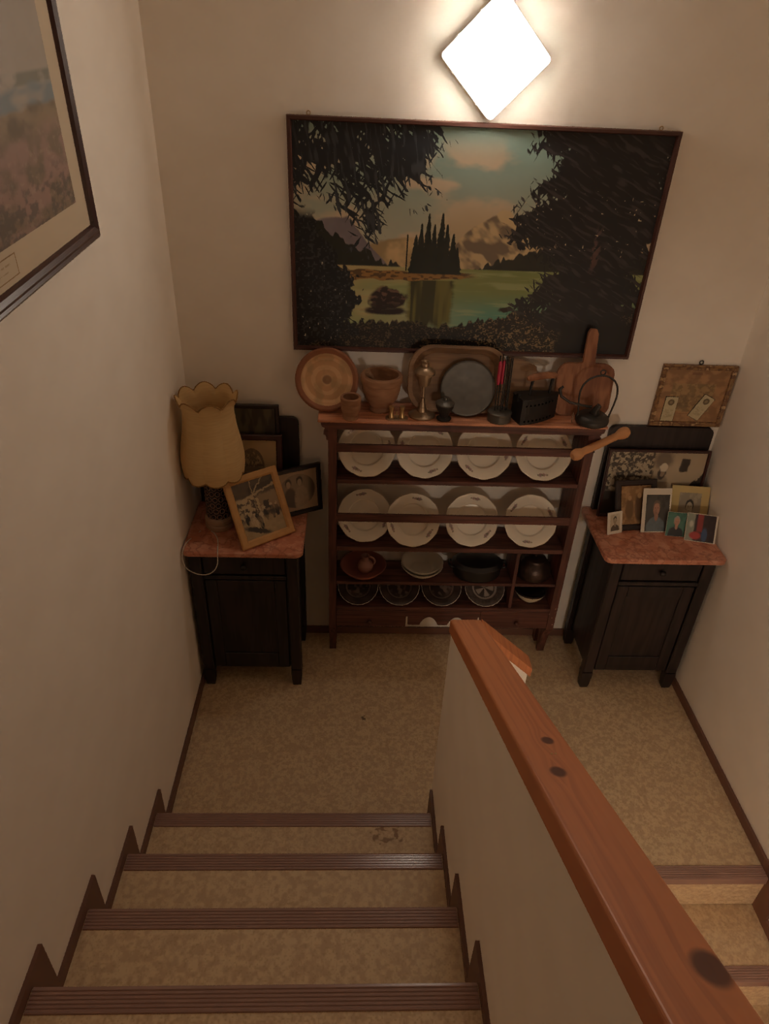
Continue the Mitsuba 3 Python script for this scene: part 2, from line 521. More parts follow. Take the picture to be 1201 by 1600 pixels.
    # left foreground: a dark shrub below, needle boughs hanging from above
    edge = 0.150 - 0.10 * smoothstep(0.30, 0.60, v) - 0.10 * (1 - smoothstep(0.0, 0.06, v)) + 0.04 * smoothstep(0.05, 0.25, v) * (1 - smoothstep(0.25, 0.42, v)) + 0.16 * (lump2 - 0.5) + 0.05 * (nee - 0.8)
    dk = mix(C('17181b'), C('3a3b3c'), 0.7 * smoothstep(0.55, 0.85, noise(x * 110, v * 110)))
    dk = mix(dk, C('b9b3a0'), smoothstep(0.93, 0.96, noise(x * 95, v * 95, 3.0)) * (1 - smoothstep(0.4, 0.5, v)))
    c = mix(c, dk, (1 - smoothstep(edge - 0.006, edge + 0.006, u)) * (1 - smoothstep(0.60, 0.66, v)))
    reach = 0.58 - 0.10 * smoothstep(0.05, 0.20, u) + 0.22 * smoothstep(0.25, 0.40, u)
    dens = smoothstep(reach - 0.06, reach + 0.30, v + 0.42 * (lump - 0.5)) * (1 - smoothstep(0.345, 0.435, u + 0.14 * (lump2 - 0.5)))
    bough = smoothstep(0.02, 0.10, dens * 0.52 + 0.95 * nee - 0.86 + 0.34 * (lump2 - 0.5) - 0.3 * (1 - smoothstep(0.0, 0.25, dens)))
    c = mix(c, mix(C('22252a'), C('454a50'), 0.6 * smoothstep(0.55, 0.9, n3)), bough)
    # right foreground: the big spruce with drooping tiers
    ax = dr.abs(u - 0.855)
    tier = noise(v * 13 + ax * 9, 3.0) * 0.7 + 0.5 * noise(v * 30 + ax * 16, u * 12, 8.0)
    den2 = 1 - smoothstep(0.04, 0.27, ax + 0.05 - 0.12 * tier + 0.10 * (lump2 - 0.5) + 0.05 * smoothstep(0.30, 0.36, v) * (1 - smoothstep(0.40, 0.46, v)) - 0.05 * smoothstep(0.5, 0.62, v) * (1 - smoothstep(0.62, 0.75, v)))
    den2 = den2 * smoothstep(0.08, 0.16, v)
    in_ = smoothstep(0.02, 0.10, den2 * 0.85 + 0.8 * nee - 0.86 + 0.2 * (lump2 - 0.5) - 0.4 * (1 - smoothstep(0.0, 0.2, den2)))
    tk = mix(C('1f1e21'), C('423c3e'), 0.6 * smoothstep(0.55, 0.9, n4))
    tk = mix(tk, C('6a4a44'), 0.6 * (1 - smoothstep(0.006, 0.014, dr.abs(u - 0.848 + 0.008 * (n1 - 0.5)))) * band(v, 0.42, 0.60, 0.04) * smoothstep(0.3, 0.5, n2))
    tk = mix(tk, C('cfc2a6'), smoothstep(0.94, 0.965, noise(x * 85, v * 85, 9.0)) * band(v, 0.48, 0.75, 0.05))
    c = mix(c, tk, in_)
    return mix(c, C('1b1918'), smoothstep(0.76, 0.80, u) * (1 - smoothstep(0.14, 0.19, v + 0.05 * (n1 - 0.5))))


def canvas_bump(p, n, uv):
    return noise(p.x * 420, p.z * 420)


mat('m_landscape', proc(landscape), 0.5, 0.35)


def meadow(p, n, uv):
    u, v = uv.x * 1.5, uv.y * 1.65
    a = fbm(u * 7, v * 7, 1.0, 4)
    b = fbm(u * 38, v * 38, 3.0, 3)
    b2 = fbm(u * 30, v * 30, 6.0, 3)
    c = mix(C('a9a096'), C('9f968b'), a)
    lake = 0.60 + 0.06 * (a - 0.5)
    c = mix(c, C('7f7d72'), band(v, 0.605, 0.66, 0.012) * smoothstep(0.4, 0.6, a))
    c = mix(c, C('7b8488'), band(v, 0.50, lake, 0.02) * smoothstep(0.40, 0.55, fbm(u * 4, v * 9, 3.0, 3)))
    land = mix(C('8f7d66'), C('6f6150'), smoothstep(0.4, 0.65, a))
    c = mix(c, land, 1 - smoothstep(0.50 + 0.06 * (a - 0.5), 0.53 + 0.06 * (a - 0.5), v))
    fl = mix(C('80705f'), C('977c72'), smoothstep(0.42, 0.66, fbm(u * 9, v * 9, 9.0, 3)))
    fl = mix(fl, C('a8887c'), 0.35 * smoothstep(0.5, 0.9, b))
    fl = mix(fl, C('5c5550'), 0.7 * smoothstep(0.45, 0.7, b2) * (1 - smoothstep(0.1, 0.34, v)))
    c = mix(c, fl, 1 - smoothstep(0.36, 0.46, v + 0.08 * (a - 0.5)))
    return mix(c, C('9f9583'), 0.25 * smoothstep(0.55, 0.9, b) * (1 - smoothstep(0.3, 0.5, v)))


mat('m_meadow', proc(meadow), 0.5, 0.3)


def dim_view(p, n, uv):
    u, v = uv.x, uv.y
    a = fbm(u * 6, v * 4, 2.0, 4)
    c = mix(C('3b3630'), C('5b5542'), smoothstep(0.4, 0.65, a))
    return mix(c, C('26211d'), 1 - smoothstep(0.3, 0.45, v + 0.2 * (a - 0.5)))


mat('m_dimview', proc(dim_view), 0.4, 0.4)


def arch_print(p, n, uv):
    u, v = uv.x, uv.y
    c = mix(C('b09772'), C('a58c68'), fbm(u * 5, v * 5, 1.0))
    d = C('6d5c48')
    nz = fbm(u * 22, v * 28, 3.0, 3)
    col = band(dr.abs(u - 0.40), 0.15, 0.30, 0.01) * (1 - smoothstep(0.55, 0.57, v))
    c = mix(c, mix(d, C('8d7a60'), 0.5 + 0.5 * dr.sin(u * 150)), 0.8 * col)
    c = mix(c, d, 0.7 * band(v, 0.56, 0.62, 0.006) * band(u, 0.05, 0.80, 0.01))
    hump = oval(u, v, 0.40, 0.62, 0.30, 0.26, 0.03) * smoothstep(0.61, 0.63, v)
    c = mix(c, mix(C('5f503f'), C('a08866'), smoothstep(0.4, 0.65, nz)), 0.85 * hump)
    c = mix(c, d, 0.8 * hump * (1 - oval(u, v, 0.40, 0.62, 0.25, 0.21, 0.03)))
    c = mix(c, C('94806a'), band(u, 0.26, 0.54, 0.01) * (1 - smoothstep(0.55, 0.57, v)))
    c = mix(c, C('4c4034'), oval(u, v, 0.42, 0.33, 0.09, 0.12, 0.3) * smoothstep(0.35, 0.6, nz))
    return mix(c, C('4c4034'), oval(u, v, 0.30, 0.26, 0.08, 0.12, 0.3) * smoothstep(0.35, 0.6, nz))


mat('m_archprint', proc(arch_print), 0.4, 0.4)


def couple_print(p, n, uv):
    u, v = uv.x, uv.y
    c = mix(C('b7a183'), C('a8927a'), fbm(u * 4, v * 4, 1.0))
    o = oval(u, v, 0.5, 0.5, 0.44, 0.42, 0.03)
    inn = mix(C('8f7f6c'), C('9c8b76'), fbm(u * 9, v * 9, 2.0))
    inn = mix(inn, C('4b4038'), 0.8 * smoothstep(0.72, 0.9, u))
    inn = mix(inn, C('5c5148'), oval(u, v, 0.33, 0.25, 0.16, 0.36, 0.15))
    inn = mix(inn, C('a8967f'), oval(u, v, 0.60, 0.28, 0.17, 0.36, 0.15) * (0.6 + 0.4 * smoothstep(0.4, 0.6, fbm(u * 14, v * 14, 6.0))))
    for cx, cy in ((0.30, 0.70), (0.57, 0.72)):
        inn = mix(inn, C('4b4038'), oval(u, v, cx, cy + 0.03, 0.075, 0.11, 0.2))
        inn = mix(inn, C('b09c84'), oval(u, v, cx, cy - 0.01, 0.052, 0.085, 0.2))
    return mix(c, inn, o)


mat('m_coupleprint', proc(couple_print), 0.4, 0.4)


def village_print(p, n, uv):
    wb = fbm(uv.x * 20, uv.y * 24, 8.0, 2) - 0.5
    u, v = uv.x + 0.045 * wb, uv.y + 0.045 * (fbm(uv.x * 20, uv.y * 24, 21.0, 2) - 0.5)
    nz = fbm(u * 14, v * 16, 2.0, 3)
    c = mix(C('4d4033'), C('5d4d3c'), nz)
    c = mix(c, C('8a7458'), band(v, 0.40, 0.72, 0.02) * smoothstep(0.45, 0.55, u))
    c = mix(c, C('43362b'), band(v, 0.74 + 0.1 * u, 0.83 + 0.1 * u, 0.01) * smoothstep(0.3, 0.4, u))
    c = mix(c, C('b59f7c'), 0.9 * smoothstep(0.5, 0.62, fbm(u * 12, v * 16, 7.0, 3)) * band(v, 0.35, 0.72, 0.03) * (1 - smoothstep(0.55, 0.65, u)))
    c = mix(c, mix(C('8f7a5b'), C('a58e6a'), nz), 1 - smoothstep(0.28, 0.36, v + 0.05 * (nz - 0.5)))
    c = mix(c, C('3f332a'), band(u, 0.62, 0.76, 0.01) * band(v, 0.44, 0.58, 0.01))
    # maypole and rafters
    c = mix(c, C('a08c6d'), (1 - smoothstep(0.008, 0.014, dr.abs(u - 0.44))) * smoothstep(0.42, 0.46, v))
    c = mix(c, C('a08c6d'), (1 - smoothstep(0.012, 0.02, dr.abs((v - 0.78) - 0.75 * (u - 0.46)))) * smoothstep(0.44, 0.48, u))
    c = mix(c, C('b29c7a'), 0.8 * (1 - smoothstep(0.012, 0.03, dr.abs((v - 0.74) - 0.18 * (u - 0.46)))) * smoothstep(0.1, 0.2, u))
    # the crowd
    for cx, cy, h, d in ((0.15, 0.36, 0.16, 1), (0.27, 0.33, 0.18, 0), (0.38, 0.37, 0.17, 1), (0.50, 0.33, 0.18, 0), (0.62, 0.35, 0.16, 1), (0.78, 0.36, 0.19, 1), (0.90, 0.36, 0.18, 1), (0.33, 0.25, 0.2, 0), (0.46, 0.24, 0.2, 1)):
        c = mix(c, C('2e2621' if d else 'b7a384'), oval(u, v, cx, cy, 0.050, h * 0.62, 0.15) * (0.55 + 0.45 * smoothstep(0.4, 0.6, nz)))
        c = mix(c, C('b39e80'), oval(u, v, cx, cy + h * 0.72, 0.026, 0.028, 0.2))
    c = mix(c, C('3a2f28'), oval(u, v + 0.35 * (u - 0.4), 0.33, 0.10, 0.28, 0.05, 0.3))
    return c


mat('m_villageprint', proc(village_print), 0.4, 0.4)


def garden_print(p, n, uv):
    u, v = uv.x + 0.02 * (fbm(uv.x * 30, uv.y * 22, 8.0, 2) - 0.5), uv.y + 0.03 * (fbm(uv.x * 30, uv.y * 22, 19.0, 2) - 0.5)
    nz = fbm(u * 40, v * 26, 3.0, 3)
    c = mix(C('a3937c'), C('b5a58c'), fbm(u * 4, v * 4, 1.0))
    leaf = mix(C('4a423a'), C('ab9e88'), smoothstep(0.40, 0.60, nz))
    c = mix(c, leaf, (1 - smoothstep(0.44, 0.48, u + 0.05 * (nz - 0.5))) * smoothstep(0.36, 0.42, v))
    c = mix(c, C('38302a'), (1 - smoothstep(0.36, 0.42, v)) * (1 - smoothstep(0.40, 0.46, u)))
    c = mix(c, C('7d6f5e'), (1 - smoothstep(0.30, 0.34, v)) * smoothstep(0.55, 0.6, u))
    tree = 0.30 + 1.6 * (u - 0.76) + 0.10 * (nz - 0.5)
    c = mix(c, C('2f2823'), (1 - smoothstep(tree - 0.02, tree + 0.02, v)) * smoothstep(0.66, 0.72, u))
    c = mix(c, C('3a322c'), band(u, 0.74, 0.83, 0.008) * band(v, 0.70, 0.90, 0.012))
    c = mix(c, C('5d5147'), 0.8 * oval(u, v, 0.56, 0.88, 0.09, 0.14, 0.4))
    # person in a headscarf and apron
    c = mix(c, C('8d7f6c'), oval(u, v, 0.56, 0.42, 0.085, 0.26, 0.15))
    c = mix(c, C('4a4038'), oval(u, v, 0.55, 0.18, 0.085, 0.17, 0.15))
    c = mix(c, C('3c332c'), oval(u, v, 0.565, 0.66, 0.045, 0.09, 0.2))
    c = mix(c, C('cfc3ae'), oval(u, v, 0.575, 0.76, 0.04, 0.07, 0.2))
    return mix(c, C('8c7763'), oval(u, v, 0.575, 0.66, 0.022, 0.04, 0.3))


mat('m_gardenprint', proc(garden_print), 0.4, 0.4)


def portrait(bg, bg2, skin, hair, shirt, cx=0.5, cy=0.56, s=1.0, grey=0.0):
    bgc, b2c, sk, hr, sh = C(bg), C(bg2), C(skin), C(hair), C(shirt)

    def fn(p, n, uv):
        u = uv.x + 0.03 * (fbm(uv.x * 14, uv.y * 16, 8.0, 2) - 0.5)
        v = uv.y + 0.03 * (fbm(uv.x * 14, uv.y * 16, 19.0, 2) - 0.5)
        nz = fbm(u * 10, v * 12, 4.0, 3)
        c = mix(bgc, b2c, smoothstep(0.35, 0.65, fbm(u * 4, v * 4, 2.0)))
        body = dr.maximum(oval(u, v, cx, cy - 0.52 * s, 0.40 * s, 0.30 * s, 0.08), oval(u, v, cx, cy - 0.30 * s, 0.11 * s, 0.16 * s, 0.15))
        c = mix(c, mix(sh, sh * 0.7, nz), body)
        c = mix(c, sk * 0.85, oval(u, v, cx, cy - 0.22 * s, 0.075 * s, 0.12 * s, 0.2))
        c = mix(c, hr, oval(u, v, cx, cy + 0.035 * s, 0.165 * s, 0.205 * s, 0.12))
        face = oval(u, v, cx, cy - 0.02 * s, 0.132 * s, 0.175 * s, 0.12)
        c = mix(c, mix(sk, sk * 0.8, smoothstep(0.4, 0.7, nz)), face)
        for e in (-1, 1):
            c = mix(c, sk * 0.35, 0.8 * oval(u, v, cx + e * 0.055 * s, cy + 0.015 * s, 0.026 * s, 0.013 * s, 0.4))
        c = mix(c, sk * 0.6, 0.6 * oval(u, v, cx, cy - 0.04 * s, 0.018 * s, 0.035 * s, 0.5))
        return mix(c, sk * 0.5, 0.7 * oval(u, v, cx, cy - 0.105 * s, 0.045 * s, 0.011 * s, 0.4))
    return fn


mat('m_manprint', proc(portrait('3b3a38', '4a4845', 'a8806e', '6b5c50', '6d7a80', 0.46, 0.62)), 0.35, 0.45)
mat('m_greenprint', proc(portrait('2f5a4c', '3d6b5a', 'b0846c', '9a9088', '1d1a1c', 0.52, 0.62)), 0.35, 0.45)
mat('m_greyprint', proc(portrait('a79c86', '948a78', 'b3a892', '3a342e', '5a5248', 0.5, 0.5, 1.15)), 0.4, 0.4)
mat('m_smallprint', proc(portrait('c8bba4', 'bcae96', 'a5957d', '3b342d', '5b5146', 0.5, 0.62, 1.1)), 0.4, 0.4)


def sepia_print(p, n, uv):
    u, v = uv.x, uv.y
    nz = fbm(u * 9, v * 12, 4.0, 3)
    c = mix(C('84643f'), C('a3805a'), smoothstep(0.35, 0.65, nz))
    c = mix(c, C('5b442f'), oval(u, v, 0.62, 0.42, 0.16, 0.36, 0.25))
    c = mix(c, C('b09068'), oval(u, v, 0.62, 0.74, 0.07, 0.07, 0.3))
    c = mix(c, C('6c5236'), oval(u, v, 0.3, 0.4, 0.14, 0.3, 0.3))
    return mix(c, C('a98a63'), oval(u, v, 0.3, 0.68, 0.06, 0.06, 0.3))


mat('m_sepiaprint', proc(sepia_print), 0.35, 0.45)


def party_print(p, n, uv):
    u, v = uv.x, uv.y
    nz = fbm(u * 8, v * 8, 2.0, 3)
    c = mix(C('2a2124'), C('3c2f31'), nz)
    c = mix(c, C('8c9284'), 1 - smoothstep(0.24, 0.30, u + 0.04 * (nz - 0.5)))
    c = mix(c, C('c3c0b2'), oval(u, v, 0.16, 0.62, 0.07, 0.12, 0.4))
    c = mix(c, C('8c3a38'), band(u, 0.36, 0.56, 0.03) * smoothstep(0.3, 0.4, v))
    c = mix(c, C('a84442'), oval(u, v, 0.33, 0.2, 0.2, 0.14, 0.3))
    return mix(c, C('3f5676'), oval(u, v, 0.65, 0.25, 0.10, 0.25, 0.3))


mat('m_partyprint', proc(party_print), 0.35, 0.45)


def old_sheet(p, n, uv):
    u, v = uv.x, uv.y
    a = fbm(u * 8, v * 8, 1.0, 4)
    c = mix(C('a5805c'), C('8c6a4c'), smoothstep(0.35, 0.65, a))
    inner = band(u, 0.15, 0.82, 0.015) * band(v, 0.20, 0.74, 0.015)
    eng = mix(C('a0855f'), C('7d6a4b'), smoothstep(0.4, 0.6, fbm(u * 18, v * 18, 5.0, 3)))
    c = mix(c, eng, 0.8 * inner)
    c = mix(c, C('6b5540'), 0.5 * oval(u, v, 0.45, 0.40, 0.24, 0.12, 0.3) * smoothstep(0.4, 0.6, noise(u * 30, v * 30)))
    c = mix(c, C('7a5540'), 0.8 * band(u, 0.40, 0.56, 0.01) * band(v, 0.90, 0.95, 0.008))
    return mix(c, C('765a41'), 0.7 * band(v, 0.155, 0.165, 0.004) * band(u, 0.2, 0.6, 0.01))


mat('m_oldsheet', proc(old_sheet), 0.4, 0.4)


def medal_card(p, n, uv):
    u, v = uv.x, uv.y
    c = mix(C('b9ad8c'), C('c4b898'), fbm(u * 4, v * 8, 1.0))
    c = mix(c, C('6f604a'), oval(u, v, 0.5, 0.78, 0.26, 0.13, 0.12))
    c = mix(c, C('8f8064'), oval(u, v, 0.5, 0.78, 0.12, 0.06, 0.2))
    return mix(c, C('9c8f70'), 0.6 * band(dr.abs(u - 0.5), -1, 0.34, 0.02) * smoothstep(0.4, 0.6, noise(u * 9, v * 60)) * band(v, 0.15, 0.5, 0.02))


mat('m_medalcard', proc(medal_card), 0.5, 0.3)


def caption(p, n, uv):
    u, v = uv.x, uv.y
    c = C('c6b69d')
    b = 1 - band(u, 0.02, 0.98, 0.004) * band(v, 0.05, 0.95, 0.01)
    line = band(v, 0.62, 0.70, 0.01) * band(u, 0.2, 0.8, 0.01) + band(v, 0.34, 0.40, 0.01) * band(u, 0.3, 0.7, 0.01)
    return mix(c, C('9a7c58'), dr.minimum(1.0, b + 0.6 * line * smoothstep(0.3, 0.5, noise(u * 90, v * 8))))


mat('m_caption', proc(caption), 0.6, 0.3)

scene['m_opal'] = {'type': 'twosided', 'bsdf': {'type': 'diffuse', 'reflectance': rgb('eeeae2')}}

# ------------------------------------------------------------------ room shell
W, XS, X2 = 2.27, 1.010, 1.090          # room width, faces of the half wall
R, G, D0, DR = 0.18455, 0.26346, 1.160, 1.303
YB, ZT, ZL = -6.2, 4.1, -1.66           # far end of the hall, ceiling, lower floor
UPF = 9 * R                             # upper floor level
struct('wall_back', cbox(-0.2, W + 0.2, 0.0, 0.2, ZL - 0.1, ZT, 0.001), 'm_plaster')
struct('wall_left', cbox(-0.2, 0.0, YB, 0.0, ZL - 0.1, ZT, 0.001), 'm_plaster')
struct('wall_right', cbox(W, W + 0.2, YB, 0.0, ZL - 0.1, ZT, 0.001), 'm_plaster')
struct('wall_front', cbox(-0.2, W + 0.2, YB - 0.2, YB, ZL - 0.1, ZT, 0.001), 'm_plaster')
struct('ceiling', cbox(-0.2, W + 0.2, YB - 0.2, 0.2, ZT, ZT + 0.1, 0.001), 'm_ceiling')
struct('floor', cbox(0.0, W, -DR + 0.003, 0.0, -0.18, 0.0, 0.001), 'm_vinyl', 'mottled ochre vinyl floor of the stair landing')
struct('floor_upper', cbox(0.0, W, YB, -D0 - 8 * G, UPF - 0.2, UPF, 0.001), 'm_vinyl')
struct('floor_lower', cbox(0.0, W, YB, -0.2, ZL - 0.1, ZL, 0.001), 'm_vinyl')

# half wall between the two flights, its top following the handrail board
CA, CZ, CS = -1.078, 1.054, 0.515       # handrail: start y, top z, slope per metre towards the camera
def capz(y):
    return CZ + CS * (CA - y)
wy = -1.068
TH = 0.055                               # vertical thickness of the board
struct('wall_middle', ex([(wy, ZL), (wy, capz(wy) - TH + 0.006), (-3.9, capz(-3.9) - TH + 0.006), (-3.9, ZL)], 'yz', XS, X2), 'm_plaster', 'plastered half wall between the two stair flights')
# the short wing at its end that steps down to the right
SY0, SY1 = -1.122, -1.075
wing = [(X2 - 0.002, 0.0), (1.262, 0.0), (1.262, 0.871), (X2 - 0.002, 1.028)]
struct('wall_wing', ex(wing, 'xz', SY0 + 0.008, SY1 - 0.004), 'm_plaster', 'short plastered wing at the end of the half wall')

# boards on top
rail = ex(rrect(-0.048, 0.048, -0.024, 0.024, 0.006, 4), 'xy', 0.0, 3.05)
v = np.array(rail.vertices)
L = v[:, 2]; cs = math.hypot(1, CS); ty, tz = -1 / cs, CS / cs
ny, nz_ = CS / cs, 1 / cs
yy = CA + L * ty + v[:, 1] * ny
zz = CZ - 0.024 / nz_ * 1.0 + L * tz + v[:, 1] * nz_
# square the lower end to an upright cut
yy = np.where(L < 0.001, CA, yy)
zz = np.where(L < 0.001, capz(CA) - 0.0545 * (0.5 - v[:, 1] / 0.048), zz)
rail = trimesh.Trimesh(np.c_[1.049 + v[:, 0], yy, zz], rail.faces, process=False)
if rail.volume < 0:
    rail.invert()
hr = thing('handrail', 'long reddish pine board with dark knots capping the half wall', 'handrail')
part(hr, 'board', rail, 'm_capwood')
for (nx, nyy) in ((1.053, -1.899), (1.060, -1.899)):
    part(hr, 'nail', lathe([(0, 0.0012), (0.0018, 0.001), (0.0022, 0.0), (0, -0.002)], 10, (nx, nyy, capz(nyy))), 'm_brass', True)
S0, S1 = (1.099, 1.052), (1.270, 0.896)
whole('handrail', ex([S0, S1, (S1[0] - 0.002, S1[1] - 0.034), (S0[0], S0[1] - 0.034)], 'xz', SY0 - 0.006, SY1 + 0.004), 'm_capwood', 'short slanting wooden board on the wing beside the tip of the long handrail', 'handrail')

# ------------------------------------------------------------------ stairs
def nosing(y, z, x0, x1, sgn):
    """grooved rubber nosing; sgn +1: its front faces +y"""
    pts = [(0.003, -0.030), (0.003, 0.000), (0.0015, 0.0025), (-0.004, 0.004)]
    s = -0.006
    while s > -0.044:
        pts += [(s, 0.004), (s - 0.002, 0.0022), (s - 0.0045, 0.0022), (s - 0.0065, 0.004)]
        s -= 0.0085
    pts += [(-0.050, 0.0035), (-0.052, 0.0)]
    pts += [(-0.001, 0.0), (-0.001, -0.030)]
    P = [(y + sgn * a, z + b) for a, b in pts]
    return ex(Polygon(P).buffer(0), 'yz', x0, x1)


st = 'staircase'
labels[st] = {'kind': 'structure', 'label': 'vinyl covered flight of steps that runs up from the landing on the left'}
for k in range(9):
    y0, z1 = -D0 - k * G, (k + 1) * R
    if k < 8:
        part(st, 'step', cbox(0.0, XS, y0 - G - 0.02, y0, max(0.0, z1 - R - 0.02), z1, 0.0005), 'm_vinyl')
    part(st, 'nosing', nosing(y0, z1, 0.012, XS - 0.012, 1), 'm_rubber', label='grooved dark brown rubber nosing')
st2 = 'staircase_001'
labels[st2] = {'kind': 'structure', 'label': 'vinyl covered flight of steps that runs down from the landing on the right'}
for k in range(9):
    y0, z0 = -DR - k * G, -k * R
    if k:
        part(st2, 'step', cbox(X2, W, y0, y0 + G + 0.02, z0 - R, z0, 0.0005), 'm_vinyl')
    part(st2, 'nosing', nosing(y0, z0, X2 + 0.012, W - 0.012, -1), 'm_rubber', label='grooved brown rubber nosing')

# stepped skirting, 76 mm beside the risers and 35 mm over the treads
SW, SH = 0.0762, 0.0352
def stepped_up(n):
    lower, upper = [(-D0 + SW, 0.0)], [(-D0 + SW, 0.0)]
    up_ = [(-D0 + SW, SH)] if False else []
    top = [(-D0 + SW, 0.0)]
    for k in range(n):
        yk, zk = -D0 - k * G, (k + 1) * R
        top += [(yk + SW, zk + SH), (yk - G + SW, zk + SH + 0.0)]
    bot = []
    for k in range(n):
        yk, zk = -D0 - k * G, k * R
        bot += [(yk - 0.01, zk - 0.01), (yk - 0.01, zk + R - 0.01)]
    yk = -D0 - n * G
    bot += [(yk + SW, n * R - 0.01)]
    return Polygon(top + bot[::-1]).buffer(0)
sk = stepped_up(8)
struct('trim_1', ex(sk, 'yz', 0.0, 0.010), 'm_skirting', 'brown stepped skirting along the left wall')
struct('trim_2', ex(sk.intersection(sbox(-9, -9, -1.069, 9)), 'yz', XS - 0.010, XS), 'm_skirting', 'brown stepped skirting along the half wall')


def stepped_down(n):
    top, bot = [(-DR + 0.05, 0.044)], []
    for k in range(n):
        yk, zk = -DR - k * G, -k * R
        top += [(yk - SW, zk + 0.044), (yk - SW, zk - R + 0.044)]
        bot += [(yk + 0.01, zk - 0.01), (yk + 0.01, zk - R - 0.01)]
    top += [(-DR - n * G, -n * R + 0.044)]
    bot = [(-DR + 0.05, -0.01)] + bot + [(-DR - n * G, -n * R - 0.01)]
    return Polygon(top + bot[::-1]).buffer(0)
sd = stepped_down(8)
struct('trim_3', ex(sd, 'yz', W - 0.010, W), 'm_skirting', 'brown stepped skirting along the right wall')
BH = 0.044
struct('baseboard_left', cbox(0.0, 0.012, -D0 + SW, 0.0, 0.0, BH, 0.002), 'm_skirting')
struct('baseboard_back', cbox(0.012, W - 0.012, -0.012, 0.0, 0.0, BH, 0.002), 'm_skirting')
struct('baseboard_right', cbox(W - 0.012, W, -DR + 0.05, 0.0, 0.0, BH, 0.002), 'm_skirting')

# ------------------------------------------------------------------ lamps
lx, lz, lh = 1.117, 2.512, 0.124
def diamond(half, r):
    return affinity.translate(affinity.rotate(rrect(-half, half, -half, half, r), 45, origin=(0, 0)), lx, lz)
wl = thing('wall_lamp', 'glowing square opal wall lamp hung on its corner above the landscape picture', 'lamp')
part(wl, 'back_plate', ex(diamond(0.1225, 0.013), 'xz', -0.0675, -0.001), 'm_whitemetal')
g_ = ex(diamond(lh, 0.014), 'xz', -0.097, -0.075)
part(wl, 'glass', g_, 'm_opal', emitter={'type': 'area', 'radiance': {'type': 'rgb', 'value': LAMP}})
for i, (a, b) in enumerate(((1, 0.045), (1, -0.06), (-1, 0.06), (-1, -0.05))):
    for s in (1, -1):
        ca = math.sqrt(.5)
        u_, w_ = a * lh, s * (0.06 if i % 2 == 0 else 0.045)
        if i < 2:
            X, Z = u_ * ca - w_ * ca, u_ * ca + w_ * ca
        else:
            X, Z = u_ * ca - w_ * ca, u_ * ca + w_ * ca
        if i % 2:
            X, Z = (w_ * ca + u_ * ca), (w_ * ca - u_ * ca)
        part(wl, 'clip', cbox(lx + X - 0.004, lx + X + 0.004, -0.092, -0.050, lz + Z - 0.004, lz + Z + 0.004, 0.002), 'm_whitemetal')

hl = thing('ceiling_lamp', 'opal globe lamp under the upper floor over the foot of the lower flight', 'lamp')
part(hl, 'base', lathe([(0, 0), (0.06, 0), (0.06, -0.03), (0, -0.03)], 32, (1.70, -4.10, UPF - 0.2)), 'm_whitemetal', 30)
ball = trimesh.creation.icosphere(3, 0.085); ball.apply_translation((1.70, -4.10, UPF - 0.2 - 0.105))
part(hl, 'globe', ball, 'm_opal', True, emitter={'type': 'area', 'radiance': {'type': 'rgb', 'value': HALL}})


# ------------------------------------------------------------------ frames
def bars(w, h, b, t, prof=None):
    """mitred frame moulding, local x right z up, back at y=0, front at y=-t"""
    prof = prof or [(0, 0), (0, -t * 0.8), (b * 0.15, -t), (b * 0.75, -t), (b, -t * 0.6), (b, 0)]
    ms = []
    cor = [(-w / 2, 0), (w / 2, 0), (w / 2, h), (-w / 2, h)]
    inn = [(1, 1), (-1, 1), (-1, -1), (1, -1)]
    out = []
    for i in range(4):
        j = (i + 1) % 4
        va, vb = [], []
        for d, y in prof:
            va.append((cor[i][0] + inn[i][0] * d, y, cor[i][1] + inn[i][1] * d))
            vb.append((cor[j][0] + inn[j][0] * d, y, cor[j][1] + inn[j][1] * d))
        n = len(prof)
        v = np.array(va + vb); f = []
        for k in range(n):
            l = (k + 1) % n
            f += [(k, l, n + l), (k, n + l, n + k)]
        for k in range(1, n - 1):
            f += [(0, k + 1, k), (n, n + k, n + k + 1)]
        m = trimesh.Trimesh(v, np.array(f), process=False)
        if m.volume < 0:
            m.invert()
        out.append(m)
    return out


def framed(name, label, T, w, h, b, t, fmat, pmat, group=None, category='picture frame', mount=0.0, mmat='m_mount', prof=None, back='m_framedark'):
    key = thing(name, label, category, group)
    for m in bars(w, h, b, t, prof):
        part(key, 'frame_rail', xf(m, T), fmat)
    bk = cbox(-w / 2 + 0.003, w / 2 - 0.003, -t * 0.35, -0.001, 0.003, h - 0.003, 0.0005)
    part(key, 'backing', xf(bk, T), back)
    iw, ih = w - 2 * b + 0.004, h - 2 * b + 0.004
    sh, uv = grid_sheet(iw, ih)
    sh.apply_translation((0, -t * 0.42, b - 0.002))
    if mount:
        part(key, 'mount', xf(sh, T), mmat)
        sh, uv = grid_sheet(iw - 2 * mount, ih - 2 * mount)
        sh.apply_translation((0, -t * 0.46, b - 0.002 + mount))
    part(key, 'print', xf(sh, T), pmat, uv=uv)
    return key


# big landscape over the dresser
bp = framed('framed_picture', 'large framed lake landscape with spruces hanging under the diamond lamp', mat4(1.1195, -0.002, 1.519), 1.345, 0.809, 0.016, 0.030, 'm_picframe', 'm_landscape', category='picture')
for hx in (0.52, 1.722):
    ring = xf(trimesh.creation.torus(0.006, 0.0016, 16, 8), mat4(hx, -0.006, 2.334) @ trimesh.transformations.rotation_matrix(math.pi / 2, [1, 0, 0]))
    part(bp, 'hanger', ring, 'm_brass', True)
